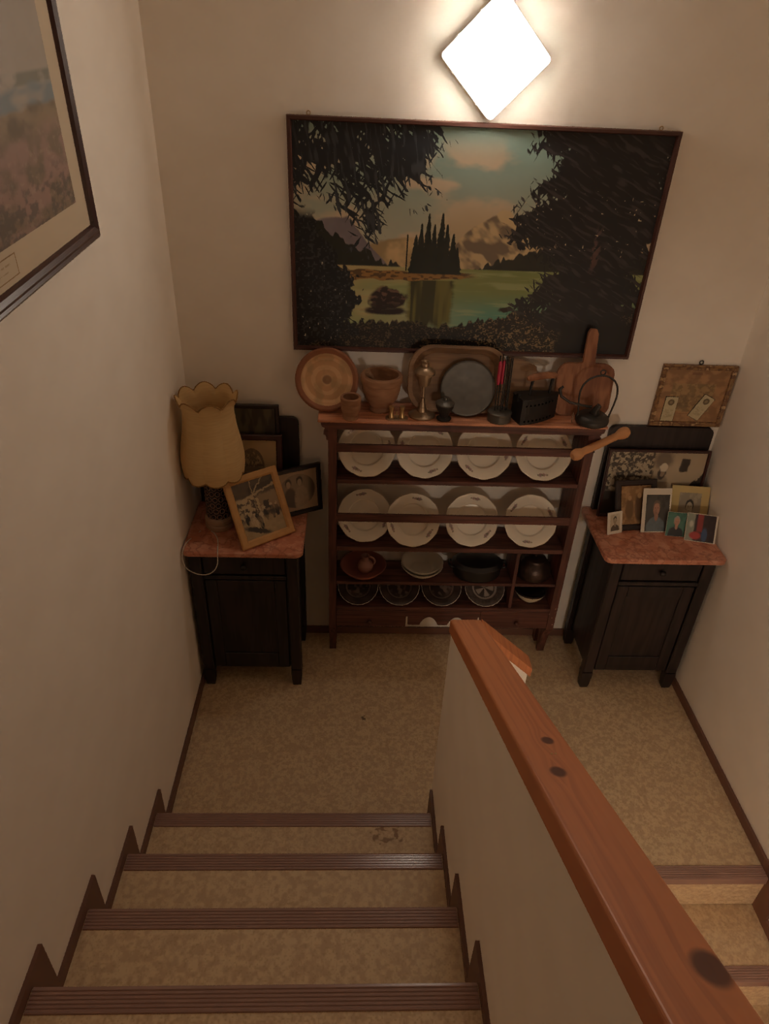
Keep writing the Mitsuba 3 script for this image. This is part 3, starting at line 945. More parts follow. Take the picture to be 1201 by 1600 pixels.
# left wall print
Tl = np.eye(4)
Tl[:3, :3] = np.array([[0, -1, 0], [1, 0, 0], [0, 0, 1]])      # local x -> +y, local -y -> +x
LW, LHt = 1.20, 0.90
Tl[:3, 3] = (0.001, -0.737 - LW / 2 * math.cos(0.052), 2.070 - LW / 2 * math.sin(0.052))
Tl = Tl @ trimesh.transformations.rotation_matrix(-0.052, [0, 1, 0])
prof = [(0, 0), (0, -0.016), (0.006, -0.020), (0.012, -0.017), (0.014, -0.020), (0.022, -0.024), (0.032, -0.019), (0.038, -0.010), (0.038, 0)]
lp = framed('framed_print', 'brown framed meadow print in a cream mount on the left wall', Tl, LW, LHt, 0.038, 0.024, 'm_framebrown', 'm_meadow', category='picture', mount=0.070, prof=prof)
sh, uv = grid_sheet(0.15, 0.042)
sh.apply_translation((0.045, -0.0115, 0.050))
part(lp, 'caption_box', xf(sh, Tl), 'm_caption', uv=uv)

# ------------------------------------------------------------------ the plate rack (dresser)
dk = thing('plate_rack', 'narrow reddish brown wooden plate rack standing against the back wall under the picture', 'dresser')
YF = -0.185
part(dk, 'top_board', cbox(0.548, 1.706, -0.203, -0.010, 1.289, 1.300, 0.003), 'm_dresser_top', label='lighter worn top board')
part(dk, 'cornice', ex(rrect(0.575, 1.690, 1.255, 1.290, 0.003), 'xz', YF - 0.004, YF + 0.016), 'm_dresser_x')
# side panels with shaped feet
side = Polygon([(YF, 0.20), (YF, 1.289), (-0.012, 1.289), (-0.012, 0.0), (-0.050, 0.0), (-0.055, 0.10), (-0.075, 0.15), (-0.092, 0.10), (-0.100, 0.0), (-0.122, 0.0), (-0.130, 0.06), (-0.150, 0.14), (-0.175, 0.19)])
for x0, x1 in ((0.588, 0.622), (1.641, 1.676)):
    part(dk, 'side_panel', ex(side, 'yz', x0, x1), 'm_dresser_z')
# scrolled brackets under the overhanging top
br = Polygon([(0, 0), (0, -0.085), (0.006, -0.083), (0.009, -0.066), (0.018, -0.058), (0.017, -0.046), (0.010, -0.040), (0.014, -0.030), (0.024, -0.026), (0.028, -0.014), (0.028, 0)])
for s, x in ((1, 1.676), (-1, 0.588)):
    P = affinity.translate(affinity.scale(br, s, 1, origin=(0, 0)), x, 1.289)
    part(dk, 'bracket', ex(P, 'xz', YF, YF + 0.02), 'm_dresser_x')
for z0, z1 in ((1.003, 1.022), (0.655, 0.678), (0.312, 0.330)):
    part(dk, 'shelf', cbox(0.622, 1.641, YF, -0.012, z0, z1, 0.002), 'm_dresser_x')
part(dk, 'shelf', cbox(0.622, 1.641, YF + 0.004, -0.012, 0.462, 0.477, 0.002), 'm_dresser_x')
part(dk, 'divider', cbox(1.436, 1.452, YF + 0.002, -0.012, 0.330, 0.655, 0.002), 'm_dresser_z')
for z0, z1 in ((1.152, 1.188), (0.813, 0.853)):
    part(dk, 'plate_rail', cbox(0.622, 1.641, YF - 0.002, YF + 0.010, z0, z1, 0.002), 'm_dresser_x')
# apron below: two small drawer fronts and a scalloped board between them
for x0, x1, kx in ((0.622, 0.955, 0.781), (1.310, 1.641, 1.489)):
    dw = part(dk, 'drawer', cbox(x0, x1, YF, YF + 0.018, 0.208, 0.311, 0.003), 'm_dresser_x')
    kn = lathe([(0, 0.022), (0.010, 0.020), (0.013, 0.013), (0.008, 0.006), (0.006, 0.0), (0, 0)], 24)
    kn = xf(kn, mat4(kx, YF, 0.246) @ trimesh.transformations.rotation_matrix(math.pi / 2, [1, 0, 0]))
    part(dw, 'knob', kn, 'm_dresser_z', True)
xs_ = np.linspace(0.965, 1.300, 90)
def scallop(x):
    t = (x - 0.965) / 0.335
    zz = 0.220
    for c0 in (0.30, 0.70):
        zz = zz + 0.050 * np.clip(1 - ((t - c0) / 0.13) ** 2, 0, 1) ** 0.8
    return zz
ap = [(0.955, 0.311), (0.955, 0.272), (0.965, 0.272)] + [(float(x), float(scallop(x))) for x in xs_] + [(1.300, 0.272), (1.310, 0.272), (1.310, 0.311)]
part(dk, 'apron', ex(Polygon(ap).buffer(0), 'xz', YF + 0.002, YF + 0.018), 'm_dresser_x')


def plate_mesh(r, lobes=12, depth=0.022, well=0.62):
    """open dish around +y axis facing -y: returns mesh with uv (disc coordinates)"""
    prof = [(0.0, 0.0), (well * 0.92, 0.0), (well * 0.98, -0.14), (well * 1.03, -0.55), (0.97, -0.95), (1.0, -1.0), (0.995, -0.86), (well * 1.06, -0.22), (well * 0.95, 0.16), (0.0, 0.16)]
    n = 72
    a = np.arange(n) * 2 * np.pi / n
    v, uv, f = [], [], []
    for rr, y in prof:
        lob = 1 + (0.012 * np.cos(lobes * a) if rr > 0.9 else 0 * a)
        q = rr * lob
        v.append(np.c_[r * q * np.cos(a), y * depth + 0 * a, r * q * np.sin(a)])
        uv.append(np.c_[0.5 + 0.5 * q * np.cos(a), 0.5 + 0.5 * q * np.sin(a)])
    k = len(prof)
    for i in range(k - 1):
        for j in range(n):
            p0, p1, p2, p3 = i * n + j, i * n + (j + 1) % n, (i + 1) * n + (j + 1) % n, (i + 1) * n + j
            f += [(p0, p1, p2), (p0, p2, p3)]
    m = trimesh.Trimesh(np.vstack(v), np.array(f), process=False)
    nn = m.face_normals[:n * 2].sum(0)
    if nn[1] > 0:
        m.invert()
    return m, np.vstack(uv)


def lean_disc(m, x, yb, zb, r, lean, spin=0.0, yaw=0.0):
    """disc of radius r facing -y with its lowest point on (x, yb, zb), leaning back"""
    T = mat4(x, yb, zb, yaw, lean)
    S = np.eye(4); S[2, 3] = r
    return T @ S @ trimesh.transformations.rotation_matrix(spin, [0, 1, 0])


pm, puv = plate_mesh(0.1195, 12, 0.027, 0.60)
china_ply = None
spins = [0.2, 1.5, 2.6, 4.0, 0.7, 3.1, 5.2, 2.0]
where = ['far left', 'second from left', 'third from left', 'far right']
c1 = [0.745, 0.986, 1.236, 1.486]
c2 = [0.745, 0.958, 1.220, 1.484]
plate_base = None
for row, (xs0, zs, rowname, yb) in enumerate(((c1, 1.0235, 'upper', -0.160), (c2, 0.6795, 'second', -0.163))):
    for i, x in enumerate(xs0):
        extra = (' half behind its neighbour' if row and i == 0 else '')
        if row and i == 1:
            extra = ' overlapping the plate to its left'
        nm = f'cream flowered plate, {where[i]} on the {rowname} shelf' + extra
        ybb = yb + (0.020 if row and i == 0 else -0.010 if row and i == 1 else 0.0)
        T = lean_disc(pm, x, ybb, zs, 0.1205, 0.45, spins[row * 4 + i])
        key = thing('plate', nm, 'plate', 'flowered plates in the rack')
        scene[key] = mikit.ply(xf(pm, T), 'm_china', smooth=True, uv=puv)

pm2, puv2 = plate_mesh(0.096, 24, 0.012, 0.6)
for i, x in enumerate((0.724, 0.921, 1.122, 1.330)):
    nm = f'small dark glass plate with a pale rim, {("far left", "second from left", "third from left")[i]} on the bottom shelf' if i < 3 else 'small glass plate with a pale star, beside the divider on the bottom shelf'
    T = lean_disc(pm2, x, -0.176, 0.331, 0.096, 0.93, 0.4 * i)
    key = thing('glass_plate', nm, 'plate', 'small plates on the bottom shelf')
    scene[key] = mikit.ply(xf(pm2, T), 'm_star' if i == 3 else 'm_smoky', smooth=True, uv=puv2)

# lower compartments
def bowl(r, h, t=0.005, foot=0.45):
    o = [(0, 0), (foot * r, 0), (foot * r, 0.006)] + [(r * (foot + (1 - foot) * s), 0.006 + (h - 0.006) * s ** 1.7) for s in np.linspace(0.05, 1, 10)]
    i = [(max(0.0, a - t), b + (t * 0.6 if k < 9 else 0)) for k, (a, b) in enumerate(o[3:])][::-1]
    return o + i + [(0, i[-1][1])]
whole('bowl', lathe(bowl(0.108, 0.055), 56, (0.745, -0.115, 0.478)), 'm_terracotta', 'wide reddish clay bowl holding a small jug at the left of the middle shelf', 'bowl', smooth=40)
jg = thing('jug', 'small pinkish jug standing in the clay bowl', 'jug')
part(jg, 'body', lathe([(0, 0), (0.022, 0), (0.034, 0.015), (0.037, 0.032), (0.030, 0.050), (0.016, 0.062), (0.014, 0.075), (0.019, 0.088), (0.016, 0.088), (0.011, 0.075), (0.011, 0.062), (0, 0.05)], 36, (0.755, -0.110, 0.489)), 'm_jug', 40)
part(jg, 'handle', tube([(0.772, -0.110, 0.489 + 0.080), (0.792, -0.112, 0.489 + 0.072), (0.798, -0.112, 0.489 + 0.052), (0.788, -0.110, 0.489 + 0.036)], 0.0045, 8, 14), 'm_jug', True)
whole('bowl', lathe(bowl(0.098, 0.050), 56, (1.020, -0.105, 0.478)), 'm_enamel', 'lower white bowl of the stack in the middle of the middle shelf', 'bowl', smooth=40)
whole('bowl', lathe(bowl(0.098, 0.050), 56, (1.020, -0.105, 0.498)), 'm_enamel', 'upper white bowl of the stack in the middle of the middle shelf', 'bowl', smooth=40)
pt = thing('roasting_pot', 'black lidded roasting pot right of the white bowls', 'pot')
S = np.diag([1.2, 0.88, 1, 1])
part(pt, 'pot', xf(xf(lathe([(0, 0), (0.082, 0), (0.092, 0.012), (0.096, 0.060), (0.098, 0.064), (0, 0.064)], 56), S), mat4(1.278, -0.105, 0.478)), 'm_black', 40)
part(pt, 'lid', xf(xf(lathe([(0.101, 0.064), (0.101, 0.070), (0.085, 0.086), (0.045, 0.094), (0, 0.096), (0, 0.064)], 56), S), mat4(1.278, -0.105, 0.478)), 'm_black', 30)
for s in (-1, 1):
    part(pt, 'handle', tube([(1.278 + s * 0.110, -0.130, 0.535), (1.278 + s * 0.130, -0.128, 0.540), (1.278 + s * 0.133, -0.105, 0.542), (1.278 + s * 0.130, -0.082, 0.540), (1.278 + s * 0.110, -0.080, 0.535)], 0.005, 8, 16), 'm_black', True)
kt = thing('kettle', 'dark copper kettle in the small right compartment', 'kettle')
part(kt, 'body', lathe([(0, 0), (0.070, 0), (0.080, 0.010), (0.083, 0.040), (0.072, 0.070), (0.052, 0.088), (0.050, 0.094), (0, 0.094)], 48, (1.547, -0.103, 0.478)), 'm_copper', 40)
part(kt, 'lid', lathe([(0.052, 0.094), (0.050, 0.100), (0.026, 0.110), (0.010, 0.112), (0.009, 0.118), (0.013, 0.124), (0.008, 0.131), (0, 0.132), (0, 0.094)], 36, (1.547, -0.103, 0.478)), 'm_copper', 40)
part(kt, 'handle', tube([(1.487, -0.103, 0.550), (1.492, -0.103, 0.610), (1.520, -0.103, 0.636), (1.574, -0.103, 0.636), (1.602, -0.103, 0.610), (1.607, -0.103, 0.550)], 0.004, 8, 30), 'm_copper', True)
b5 = thing('bowl', 'cream outside, dark inside bowl in the lowest right compartment', 'bowl')
T5 = mat4(1.553, -0.105, 0.333, 0, -0.0)
part(b5, 'shell', xf(lathe(bowl(0.078, 0.056), 56), T5), 'm_cream', 40)
part(b5, 'lining', xf(lathe([(0, 0.014), (0.034, 0.014)] + [(0.078 * (0.45 + 0.55 * s) - 0.0045, 0.012 + 0.050 * s ** 1.7) for s in np.linspace(0.05, 1, 10)] + [(0.0785, 0.0575), (0.074, 0.0590), (0.060, 0.040), (0.03, 0.0165), (0, 0.0165)], 56), T5), 'm_copper', 40, label='dark lining')

# ------------------------------------------------------------------ things on the rack's top (z 1.300)
ZTOP = 1.3005
pw, pwuv = plate_mesh(0.125, 1, 0.030, 0.70)
def deep_plate(r, h, well, rim):
    prof = [(0.0, -0.012), (well * 0.9, -0.012), (well, -0.016), (1 - rim, -h), (1 - rim * 0.6, -h - 0.004), (1.0, -h + 0.002), (0.99, -h + 0.012), (well * 1.02, 0.0), (0.0, 0.0)]
    n = 64; a = np.arange(n) * 2 * np.pi / n
    v, uv, f = [], [], []
    for q, y in prof:
        v.append(np.c_[r * q * np.cos(a), y + 0 * a, r * q * np.sin(a)]); uv.append(np.c_[0.5 + 0.5 * q * np.cos(a), 0.5 + 0.5 * q * np.sin(a)])
    for i in range(len(prof) - 1):
        for j in range(n):
            p0, p1, p2, p3 = i * n + j, i * n + (j + 1) % n, (i + 1) * n + (j + 1) % n, (i + 1) * n + j
            f += [(p0, p1, p2), (p0, p2, p3)]
    m = trimesh.Trimesh(np.vstack(v), np.array(f), process=False)
    if m.face_normals[:2 * n].sum(0)[1] > 0:
        m.invert()
    return m, np.vstack(uv)
m_, u_ = deep_plate(0.125, 0.030, 0.70, 0.10)
whole('wooden_bowl', xf(m_, lean_disc(m_, 0.581, -0.118, ZTOP, 0.125, 0.33)), 'm_platewood', 'turned shallow wooden bowl leaning on the wall at the left end of the rack', 'bowl', smooth=True, uv=u_)
whole('wooden_cup', lathe([(0, 0), (0.030, 0), (0.032, 0.010), (0.030, 0.016), (0.037, 0.034), (0.039, 0.056), (0.036, 0.062), (0.040, 0.070), (0.041, 0.088), (0.037, 0.093), (0.031, 0.090), (0.028, 0.030), (0, 0.026)], 48, (0.677, -0.176, ZTOP)), 'm_turned', 'small turned wooden cup in front of the leaning wooden bowl', 'cup', smooth=35)
mt = thing('mortar', 'big wooden mortar on the rack holding a pestle', 'mortar')
part(mt, 'body', lathe([(0, 0), (0.044, 0), (0.046, 0.008), (0.040, 0.018), (0.048, 0.030), (0.066, 0.055), (0.076, 0.090), (0.078, 0.118), (0.083, 0.123), (0.084, 0.146), (0.080, 0.152), (0.068, 0.152), (0.064, 0.146), (0.060, 0.080), (0.040, 0.050), (0, 0.045)], 64, (0.797, -0.088, ZTOP)), 'm_turned', 35)
whole('pestle', tube([(0.800, -0.085, ZTOP + 0.062), (0.775, -0.100, ZTOP + 0.110), (0.750, -0.116, ZTOP + 0.158), (0.738, -0.124, ZTOP + 0.176)], [0.016, 0.010, 0.009, 0.011], 12), 'm_traywood', 'dark wooden pestle standing in the mortar', 'pestle', smooth=40)
cr = thing('cruet_set', 'pair of tiny brass shakers on a small metal tray', 'cruet set')
part(cr, 'tray', ex(rrect(0.815, 0.905, -0.192, -0.150, 0.018), 'xy', ZTOP, ZTOP + 0.005), 'm_oldbrass')
for sx in (0.838, 0.880):
    part(cr, 'shaker', lathe([(0, 0.005), (0.012, 0.005), (0.012, 0.010), (0.008, 0.022), (0.008, 0.034), (0.011, 0.046), (0.011, 0.052), (0, 0.054)], 24, (sx, -0.170, ZTOP)), 'm_brass', 35)
part(cr, 'grip', tube([(0.859, -0.170, ZTOP + 0.004), (0.859, -0.170, ZTOP + 0.030)], 0.0025, 8), 'm_brass', True)
ol = thing('oil_lamp', 'slim brass oil lamp on a tall stem in front of the wooden trough', 'oil lamp')
o_ = (0.962, -0.138, ZTOP)
part(ol, 'base', lathe([(0, 0), (0.052, 0), (0.054, 0.006), (0.048, 0.012), (0.020, 0.022), (0.015, 0.040), (0, 0.040)], 48, o_), 'm_oldbrass', 35)
part(ol, 'stem', lathe([(0.014, 0.038), (0.013, 0.050), (0.009, 0.058), (0.0055, 0.075), (0.009, 0.083), (0.0055, 0.090), (0.0065, 0.125), (0.012, 0.130), (0, 0.130), (0, 0.038)], 32, o_), 'm_oldbrass', 35)
part(ol, 'reservoir', lathe([(0, 0.128), (0.022, 0.132), (0.026, 0.150), (0.028, 0.172), (0.040, 0.176), (0.041, 0.186), (0.034, 0.198), (0.018, 0.207), (0, 0.208)], 40, o_), 'm_oldbrass', 35)
part(ol, 'burner', lathe([(0, 0.206), (0.013, 0.206), (0.015, 0.212), (0.012, 0.222), (0.017, 0.230), (0.011, 0.230), (0, 0.215)], 24, o_), 'm_oldbrass', 35)
tn = thing('lidded_pot', 'small dark footed pot with a pewter lid right of the brass lamp', 'pot')
t_ = (1.048, -0.166, ZTOP)
part(tn, 'body', lathe([(0, 0), (0.028, 0), (0.030, 0.006), (0.018, 0.016), (0.022, 0.030), (0.034, 0.052), (0.036, 0.066), (0, 0.066)], 40, t_), 'm_iron', 35)
part(tn, 'lid', lathe([(0.038, 0.066), (0.038, 0.071), (0.024, 0.080), (0.008, 0.083), (0.008, 0.090), (0.004, 0.096), (0, 0.097), (0, 0.066)], 40, t_), 'm_pewter', 35)

# long dough trough standing on its edge
def trough(w, h, d):
    out = rrect(-w / 2, w / 2, 0, h, 0.095, 12)
    inn = rrect(-w / 2 + 0.022, w / 2 - 0.022, 0.016, h - 0.014, 0.085, 12)
    fl = rrect(-w / 2 + 0.050, w / 2 - 0.050, 0.040, h - 0.036, 0.060, 12)
    def ring(p, n=160):
        e = p.exterior
        pts = np.array([e.interpolate(t, normalized=True).coords[0] for t in np.linspace(0, 1, n, endpoint=False)])
        c = pts.mean(0)
        k = np.argmin(np.arctan2(pts[:, 1] - c[1], pts[:, 0] - c[0]) % (2 * np.pi))
        pts = np.roll(pts, -k, 0)
        return pts
    R_ = [(ring(rrect(-w / 2 + 0.03, w / 2 - 0.03, 0.02, h - 0.02, 0.07, 12)), 0.0), (ring(out), -d * 0.8), (ring(out.buffer(-0.003)), -d), (ring(inn.buffer(0.003)), -d), (ring(inn), -d * 0.9), (ring(fl), -0.010)]
    n = 160
    v = np.vstack([np.c_[p[:, 0], np.full(n, y), p[:, 1]] for p, y in R_] + [[[0, 0.0, h / 2]], [[0, -0.010, h / 2]]])
    f = []
    for i in range(len(R_) - 1):
        for j in range(n):
            a, b, c, e = i * n + j, i * n + (j + 1) % n, (i + 1) * n + (j + 1) % n, (i + 1) * n + j
            f += [(a, b, c), (a, c, e)]
    k = len(R_) * n
    for j in range(n):
        f += [(k, (j + 1) % n, j), (k + 1, (len(R_) - 1) * n + j, (len(R_) - 1) * n + (j + 1) % n)]
    m = trimesh.Trimesh(v, np.array(f), process=False)
    m.fix_normals()
    return m
whole('dough_trough', xf(trough(0.395, 0.268, 0.042), mat4(1.096, -0.086, ZTOP + 0.002, 0.0, 0.18, -0.01)), 'm_traywood', 'long rounded wooden trough standing on its edge behind the round dark plate', 'tray', smooth=40)
m_, u_ = deep_plate(0.111, 0.014, 0.68, 0.07)
whole('pewter_plate', xf(m_, lean_disc(m_, 1.140, -0.134, ZTOP, 0.111, 0.30)), 'm_pewter', 'round dark pewter plate leaning in the wooden trough', 'plate', smooth=True)
fk = thing('skewer_stand', 'round black tin stand holding thin black rods with pinkish red handles', 'skewer stand')
f_ = (1.270, -0.160, ZTOP)
part(fk, 'tin', lathe([(0, 0), (0.046, 0), (0.048, 0.008), (0.046, 0.028), (0.049, 0.032), (0.049, 0.038), (0.040, 0.044), (0, 0.044)], 48, f_), 'm_pewter', 35)
for i, (dx, dy, hh) in enumerate(((-0.022, -0.006, 0.27), (-0.010, 0.004, 0.272), (0.000, -0.010, 0.268), (0.010, 0.006, 0.262), (0.020, -0.002, 0.262), (0.027, 0.004, 0.258))):
    part(fk, 'rod', tube([(f_[0] + dx, f_[1] + dy, ZTOP + 0.040), (f_[0] + dx * 1.05 - 0.004, f_[1] + dy, ZTOP + hh)], 0.0024, 8), 'm_black', True)
for dx, dy in ((-0.0225, -0.008), (-0.0065, 0.000)):
    part(fk, 'handle', tube([(f_[0] + dx - 0.001, f_[1] + dy - 0.002, ZTOP + 0.155), (f_[0] + dx - 0.002, f_[1] + dy - 0.002, ZTOP + 0.17), (f_[0] + dx - 0.002, f_[1] + dy - 0.002, ZTOP + 0.235), (f_[0] + dx - 0.003, f_[1] + dy - 0.002, ZTOP + 0.248)], [0.0055, 0.0075, 0.0075, 0.005], 10), 'm_red', True, label='pinkish red handle')
part(fk, 'cross_wire', tube([(f_[0] - 0.026, f_[1], ZTOP + 0.120), (f_[0] + 0.028, f_[1], ZTOP + 0.122)], 0.0018, 6), 'm_black', True)

# carved board lying behind the iron
cb = Polygon([(-0.085, 0), (0.07, 0), (0.082, 0.03), (0.08, 0.10), (0.065, 0.135), (0.03, 0.15), (0.02, 0.185), (-0.03, 0.205), (-0.085, 0.215)]).buffer(-0.008).buffer(0.008)
whole('wooden_mould', xf(ex(cb, 'xz', -0.026, 0.0), mat4(1.395, -0.062, ZTOP + 0.004, 0.0, 0.16)), 'm_traywood', 'old brown wooden mould with coarse grain behind the charcoal iron', 'wooden mould')

# charcoal iron
ci = thing('charcoal_iron', 'black charcoal flat iron with rows of round air holes and a wooden grip', 'iron')
plan = [(-0.088, -0.040), (-0.088, 0.040)]
for t in np.linspace(0, 1, 14):
    plan.append((-0.070 + 0.165 * t, 0.044 * (1 - t ** 2.2)))
for t in np.linspace(1, 0, 14)[1:]:
    plan.append((-0.070 + 0.165 * t, -0.044 * (1 - t ** 2.2)))
plan = Polygon(plan).buffer(0)
body = m3.Manifold.extrude(m3.CrossSection([np.array(plan.exterior.coords[:-1])[::(1 if plan.exterior.is_ccw else -1)]]), 0.100)
cuts = []
for zc in (0.014, 0.080):
    for k in range(8):
        cyl = m3.Manifold.cylinder(0.2, 0.0045, 0.0045, 14).rotate([90, 0, 0]).translate([-0.070 + 0.0185 * k, 0.1, zc])
        cuts.append(cyl)
inner = m3.Manifold.extrude(m3.CrossSection([np.array(plan.buffer(-0.006).exterior.coords[:-1])[::(1 if plan.buffer(-0.006).exterior.is_ccw else -1)]]), 0.092).translate([0, 0, 0.004])
body = body - inner
for c in cuts:
    body = body - c
Ti = mat4(1.418, -0.140, ZTOP, 0.30)
part(ci, 'body', xf(M(body), Ti), 'm_iron')
lidp = plan.buffer(0.003)
part(ci, 'lid', xf(ex(lidp, 'xy', 0.100, 0.107), Ti), 'm_iron')
for sx in (-0.038, 0.050):
    part(ci, 'post', xf(tube([(sx, 0, 0.105), (sx, 0, 0.135), (sx + 0.004, 0, 0.165), (sx + 0.002, 0, 0.178)], [0.006, 0.005, 0.006, 0.008], 10), Ti), 'm_iron', 40)
part(ci, 'grip', xf(tube([(-0.060, 0, 0.176), (-0.050, 0, 0.178), (-0.02, 0, 0.182), (0.03, 0, 0.184), (0.062, 0, 0.180), (0.070, 0, 0.179)], [0.007, 0.012, 0.014, 0.014, 0.012, 0.007], 14), Ti), 'm_boardwood', 40, label='brown wooden grip')
part(ci, 'latch', xf(cbox(-0.095, -0.082, -0.010, 0.010, 0.085, 0.120, 0.002), Ti), 'm_iron')

# bread board with handle
bb = rrect(-0.117, 0.112, 0.0, 0.214, 0.045, 10).union(Polygon([(-0.018, 0.206), (0.022, 0.206), (0.018, 0.330), (0.010, 0.345), (-0.008, 0.345), (-0.014, 0.330)]).buffer(0.004)).buffer(0.010).buffer(-0.010)
whole('bread_board', xf(ex(bb, 'xz', -0.018, 0.0), mat4(1.616, -0.088, ZTOP, -0.02, 0.14)), 'm_boardwood', 'brown bread board with its handle up leaning at the right end of the rack', 'bread board', smooth=30)

# miner's hand lamp
hl2 = thing('hand_lamp', 'dark metal hand oil lamp with arched hanger and hook in front of the bread board', 'oil lamp')
h_ = (1.643, -0.171, ZTOP)
part(hl2, 'body', lathe([(0, 0), (0.052, 0), (0.064, 0.008), (0.067, 0.020), (0.063, 0.032), (0.050, 0.042), (0.020, 0.047), (0, 0.048)], 48, h_), 'm_lampmetal', 35)
part(hl2, 'filler_cap', lathe([(0, 0.044), (0.016, 0.044), (0.017, 0.052), (0.010, 0.056), (0.006, 0.064), (0, 0.066)], 24, h_), 'm_lampmetal', 35)
hx, hy, hz = h_
arch = [(hx - 0.064, hy, hz + 0.022), (hx - 0.067, hy, hz + 0.090)] + [(hx + 0.004 - 0.073 * math.cos(t), hy, hz + 0.135 + 0.068 * math.sin(t)) for t in np.linspace(0.15, math.pi - 0.15, 9)] + [(hx + 0.076, hy, hz + 0.090), (hx + 0.064, hy, hz + 0.022)]
part(hl2, 'hanger', tube(arch, 0.0038, 8, 50), 'm_lampmetal', True)
part(hl2, 'ring', xf(trimesh.creation.torus(0.0095, 0.0026, 20, 8), mat4(hx + 0.004, hy, hz + 0.216) @ trimesh.transformations.rotation_matrix(math.pi / 2, [1, 0, 0])), 'm_lampmetal', True)
part(hl2, 'hook', tube([(hx - 0.012, hy + 0.004, hz + 0.070), (hx - 0.055, hy - 0.012, hz + 0.082), (hx - 0.105, hy - 0.008, hz + 0.092), (hx - 0.140, hy + 0.002, hz + 0.112), (hx - 0.150, hy + 0.006, hz + 0.140), (hx - 0.138, hy + 0.006, hz + 0.152)], [0.006, 0.005, 0.005, 0.006, 0.007, 0.005], 10), 'm_lampmetal', True)
part(hl2, 'wick_spout', tube([(hx + 0.006, hy - 0.01, hz + 0.040), (hx - 0.002, hy - 0.02, hz + 0.066), (hx + 0.010, hy - 0.022, hz + 0.090)], [0.018, 0.014, 0.010], 12), 'm_lampmetal', 40)
for k in range(5):
    part(hl2, 'chain_link', xf(trimesh.creation.torus(0.0042, 0.0012, 12, 6), mat4(hx - 0.082, hy - 0.006, hz + 0.012 + 0.0082 * k, 0.0 if k % 2 else 1.4) @ trimesh.transformations.rotation_matrix(math.pi / 2, [1, 0, 0])), 'm_oldbrass', True)

# turned pin across the gap
a_, b_ = np.array([1.562, -0.266, 1.198]), np.array([1.820, -0.128, 1.250])
prof = [(0.0, 0.010), (0.02, 0.0155), (0.06, 0.0185), (0.11, 0.0185), (0.15, 0.0150), (0.18, 0.0120), (0.45, 0.0128), (0.72, 0.0120), (0.80, 0.0125), (0.85, 0.0165), (0.90, 0.0190), (0.95, 0.0190), (0.985, 0.0155), (1.0, 0.009)]
whole('rolling_pin', tube([a_ + (b_ - a_) * t for t, _ in prof], [r_ * 1.28 for _, r_ in prof], 20), 'm_pinwood', 'pale turned wooden pin lying across the gap between plate rack and right bedside cabinet', 'rolling pin', smooth=40)
part(dk, 'peg', tube([(1.660, -0.180, 1.199), (1.660, -0.190, 1.199), (1.660, -0.230, 1.201)], 0.003, 8), 'm_iron', True)

# ------------------------------------------------------------------ bedside cabinets
def cabinet(x0, tx0, tx1, bx0, bx1, label):
    key = thing('bedside_cabinet', label, 'bedside cabinet', None)
    w = 0.452
    yf, yb = -0.372, -0.030
    X = lambda a: x0 + a
    part(key, 'body', cat(cbox(X(0.02), X(w - 0.02), yf + 0.020, yb, 0.105, 0.776, 0.003)), 'm_dark')
    for fx in (0.0, w - 0.050):
        for fy, b in ((yf, 1), (yb - 0.044, 0)):
            cx, cy = X(fx + 0.025), fy + 0.022
            leg = [cbox(cx - 0.025, cx + 0.025, cy - 0.022, cy + 0.022, 0.10, 0.776, 0.005)]
            ft = M(hull([(cx + sx * a, cy + sy * a * 0.9, z) for z, a in ((0.10, 0.0245), (0.085, 0.025), (0.02, 0.021), (0.0, 0.018)) for sx in (-1, 1) for sy in (-1, 1)]))
            part(key, 'leg', cat(leg[0], ft), 'm_dark')
    dr_ = part(key, 'drawer', cbox(X(0.055), X(w - 0.055), yf + 0.006, yf + 0.022, 0.655, 0.755, 0.004), 'm_dark')
    part(dr_, 'knob', xf(lathe([(0, 0.024), (0.010, 0.022), (0.014, 0.014), (0.008, 0.007), (0.006, 0), (0, 0)], 24), mat4(X(w / 2), yf + 0.006, 0.705) @ trimesh.transformations.rotation_matrix(math.pi / 2, [1, 0, 0])), 'm_dark', True)
    part(key, 'rail', cbox(X(0.050), X(w - 0.050), yf + 0.003, yf + 0.022, 0.628, 0.648, 0.003), 'm_dark')
    do = part(key, 'door', cat(cbox(X(0.055), X(0.105), yf + 0.008, yf + 0.022, 0.112, 0.620, 0.003), cbox(X(w - 0.105), X(w - 0.055), yf + 0.008, yf + 0.022, 0.112, 0.620, 0.003), cbox(X(0.105), X(w - 0.105), yf + 0.008, yf + 0.022, 0.112, 0.200, 0.003), cbox(X(0.105), X(w - 0.105), yf + 0.008, yf + 0.022, 0.560, 0.620, 0.003)), 'm_dark')
    part(do, 'panel', cbox(X(0.100), X(w - 0.100), yf + 0.0155, yf + 0.021, 0.195, 0.565, 0.002), 'm_dark')
    tp = rrect(tx0, tx1, -0.412, -0.002, 0.030, 8)
    sl = ex(tp.buffer(-0.004), 'xy', 0.776, 0.800)
    s2 = ex(tp, 'xy', 0.780, 0.796)
    part(key, 'marble_top', M(hull(np.vstack([ex(tp.buffer(-0.003), 'xy', 0.777, 0.800).vertices, s2.vertices]))), 'm_marble', 30, label='reddish veined marble top')
    part(key, 'backboard', ex(rrect(bx0, bx1, 0.770, 1.222, 0.030, 8), 'xz', -0.026, -0.004), 'm_dark', label='dark rounded wooden backboard')
    return key


cabinet(0.018, 0.004, 0.492, 0.015, 0.457, 'dark bedside cabinet, reddish marble top carrying the table lamp, left of the plate rack')
cabinet(1.792, 1.744, 2.262, 1.790, 2.243, 'dark bedside cabinet, reddish marble top crowded with photographs, right of the plate rack')

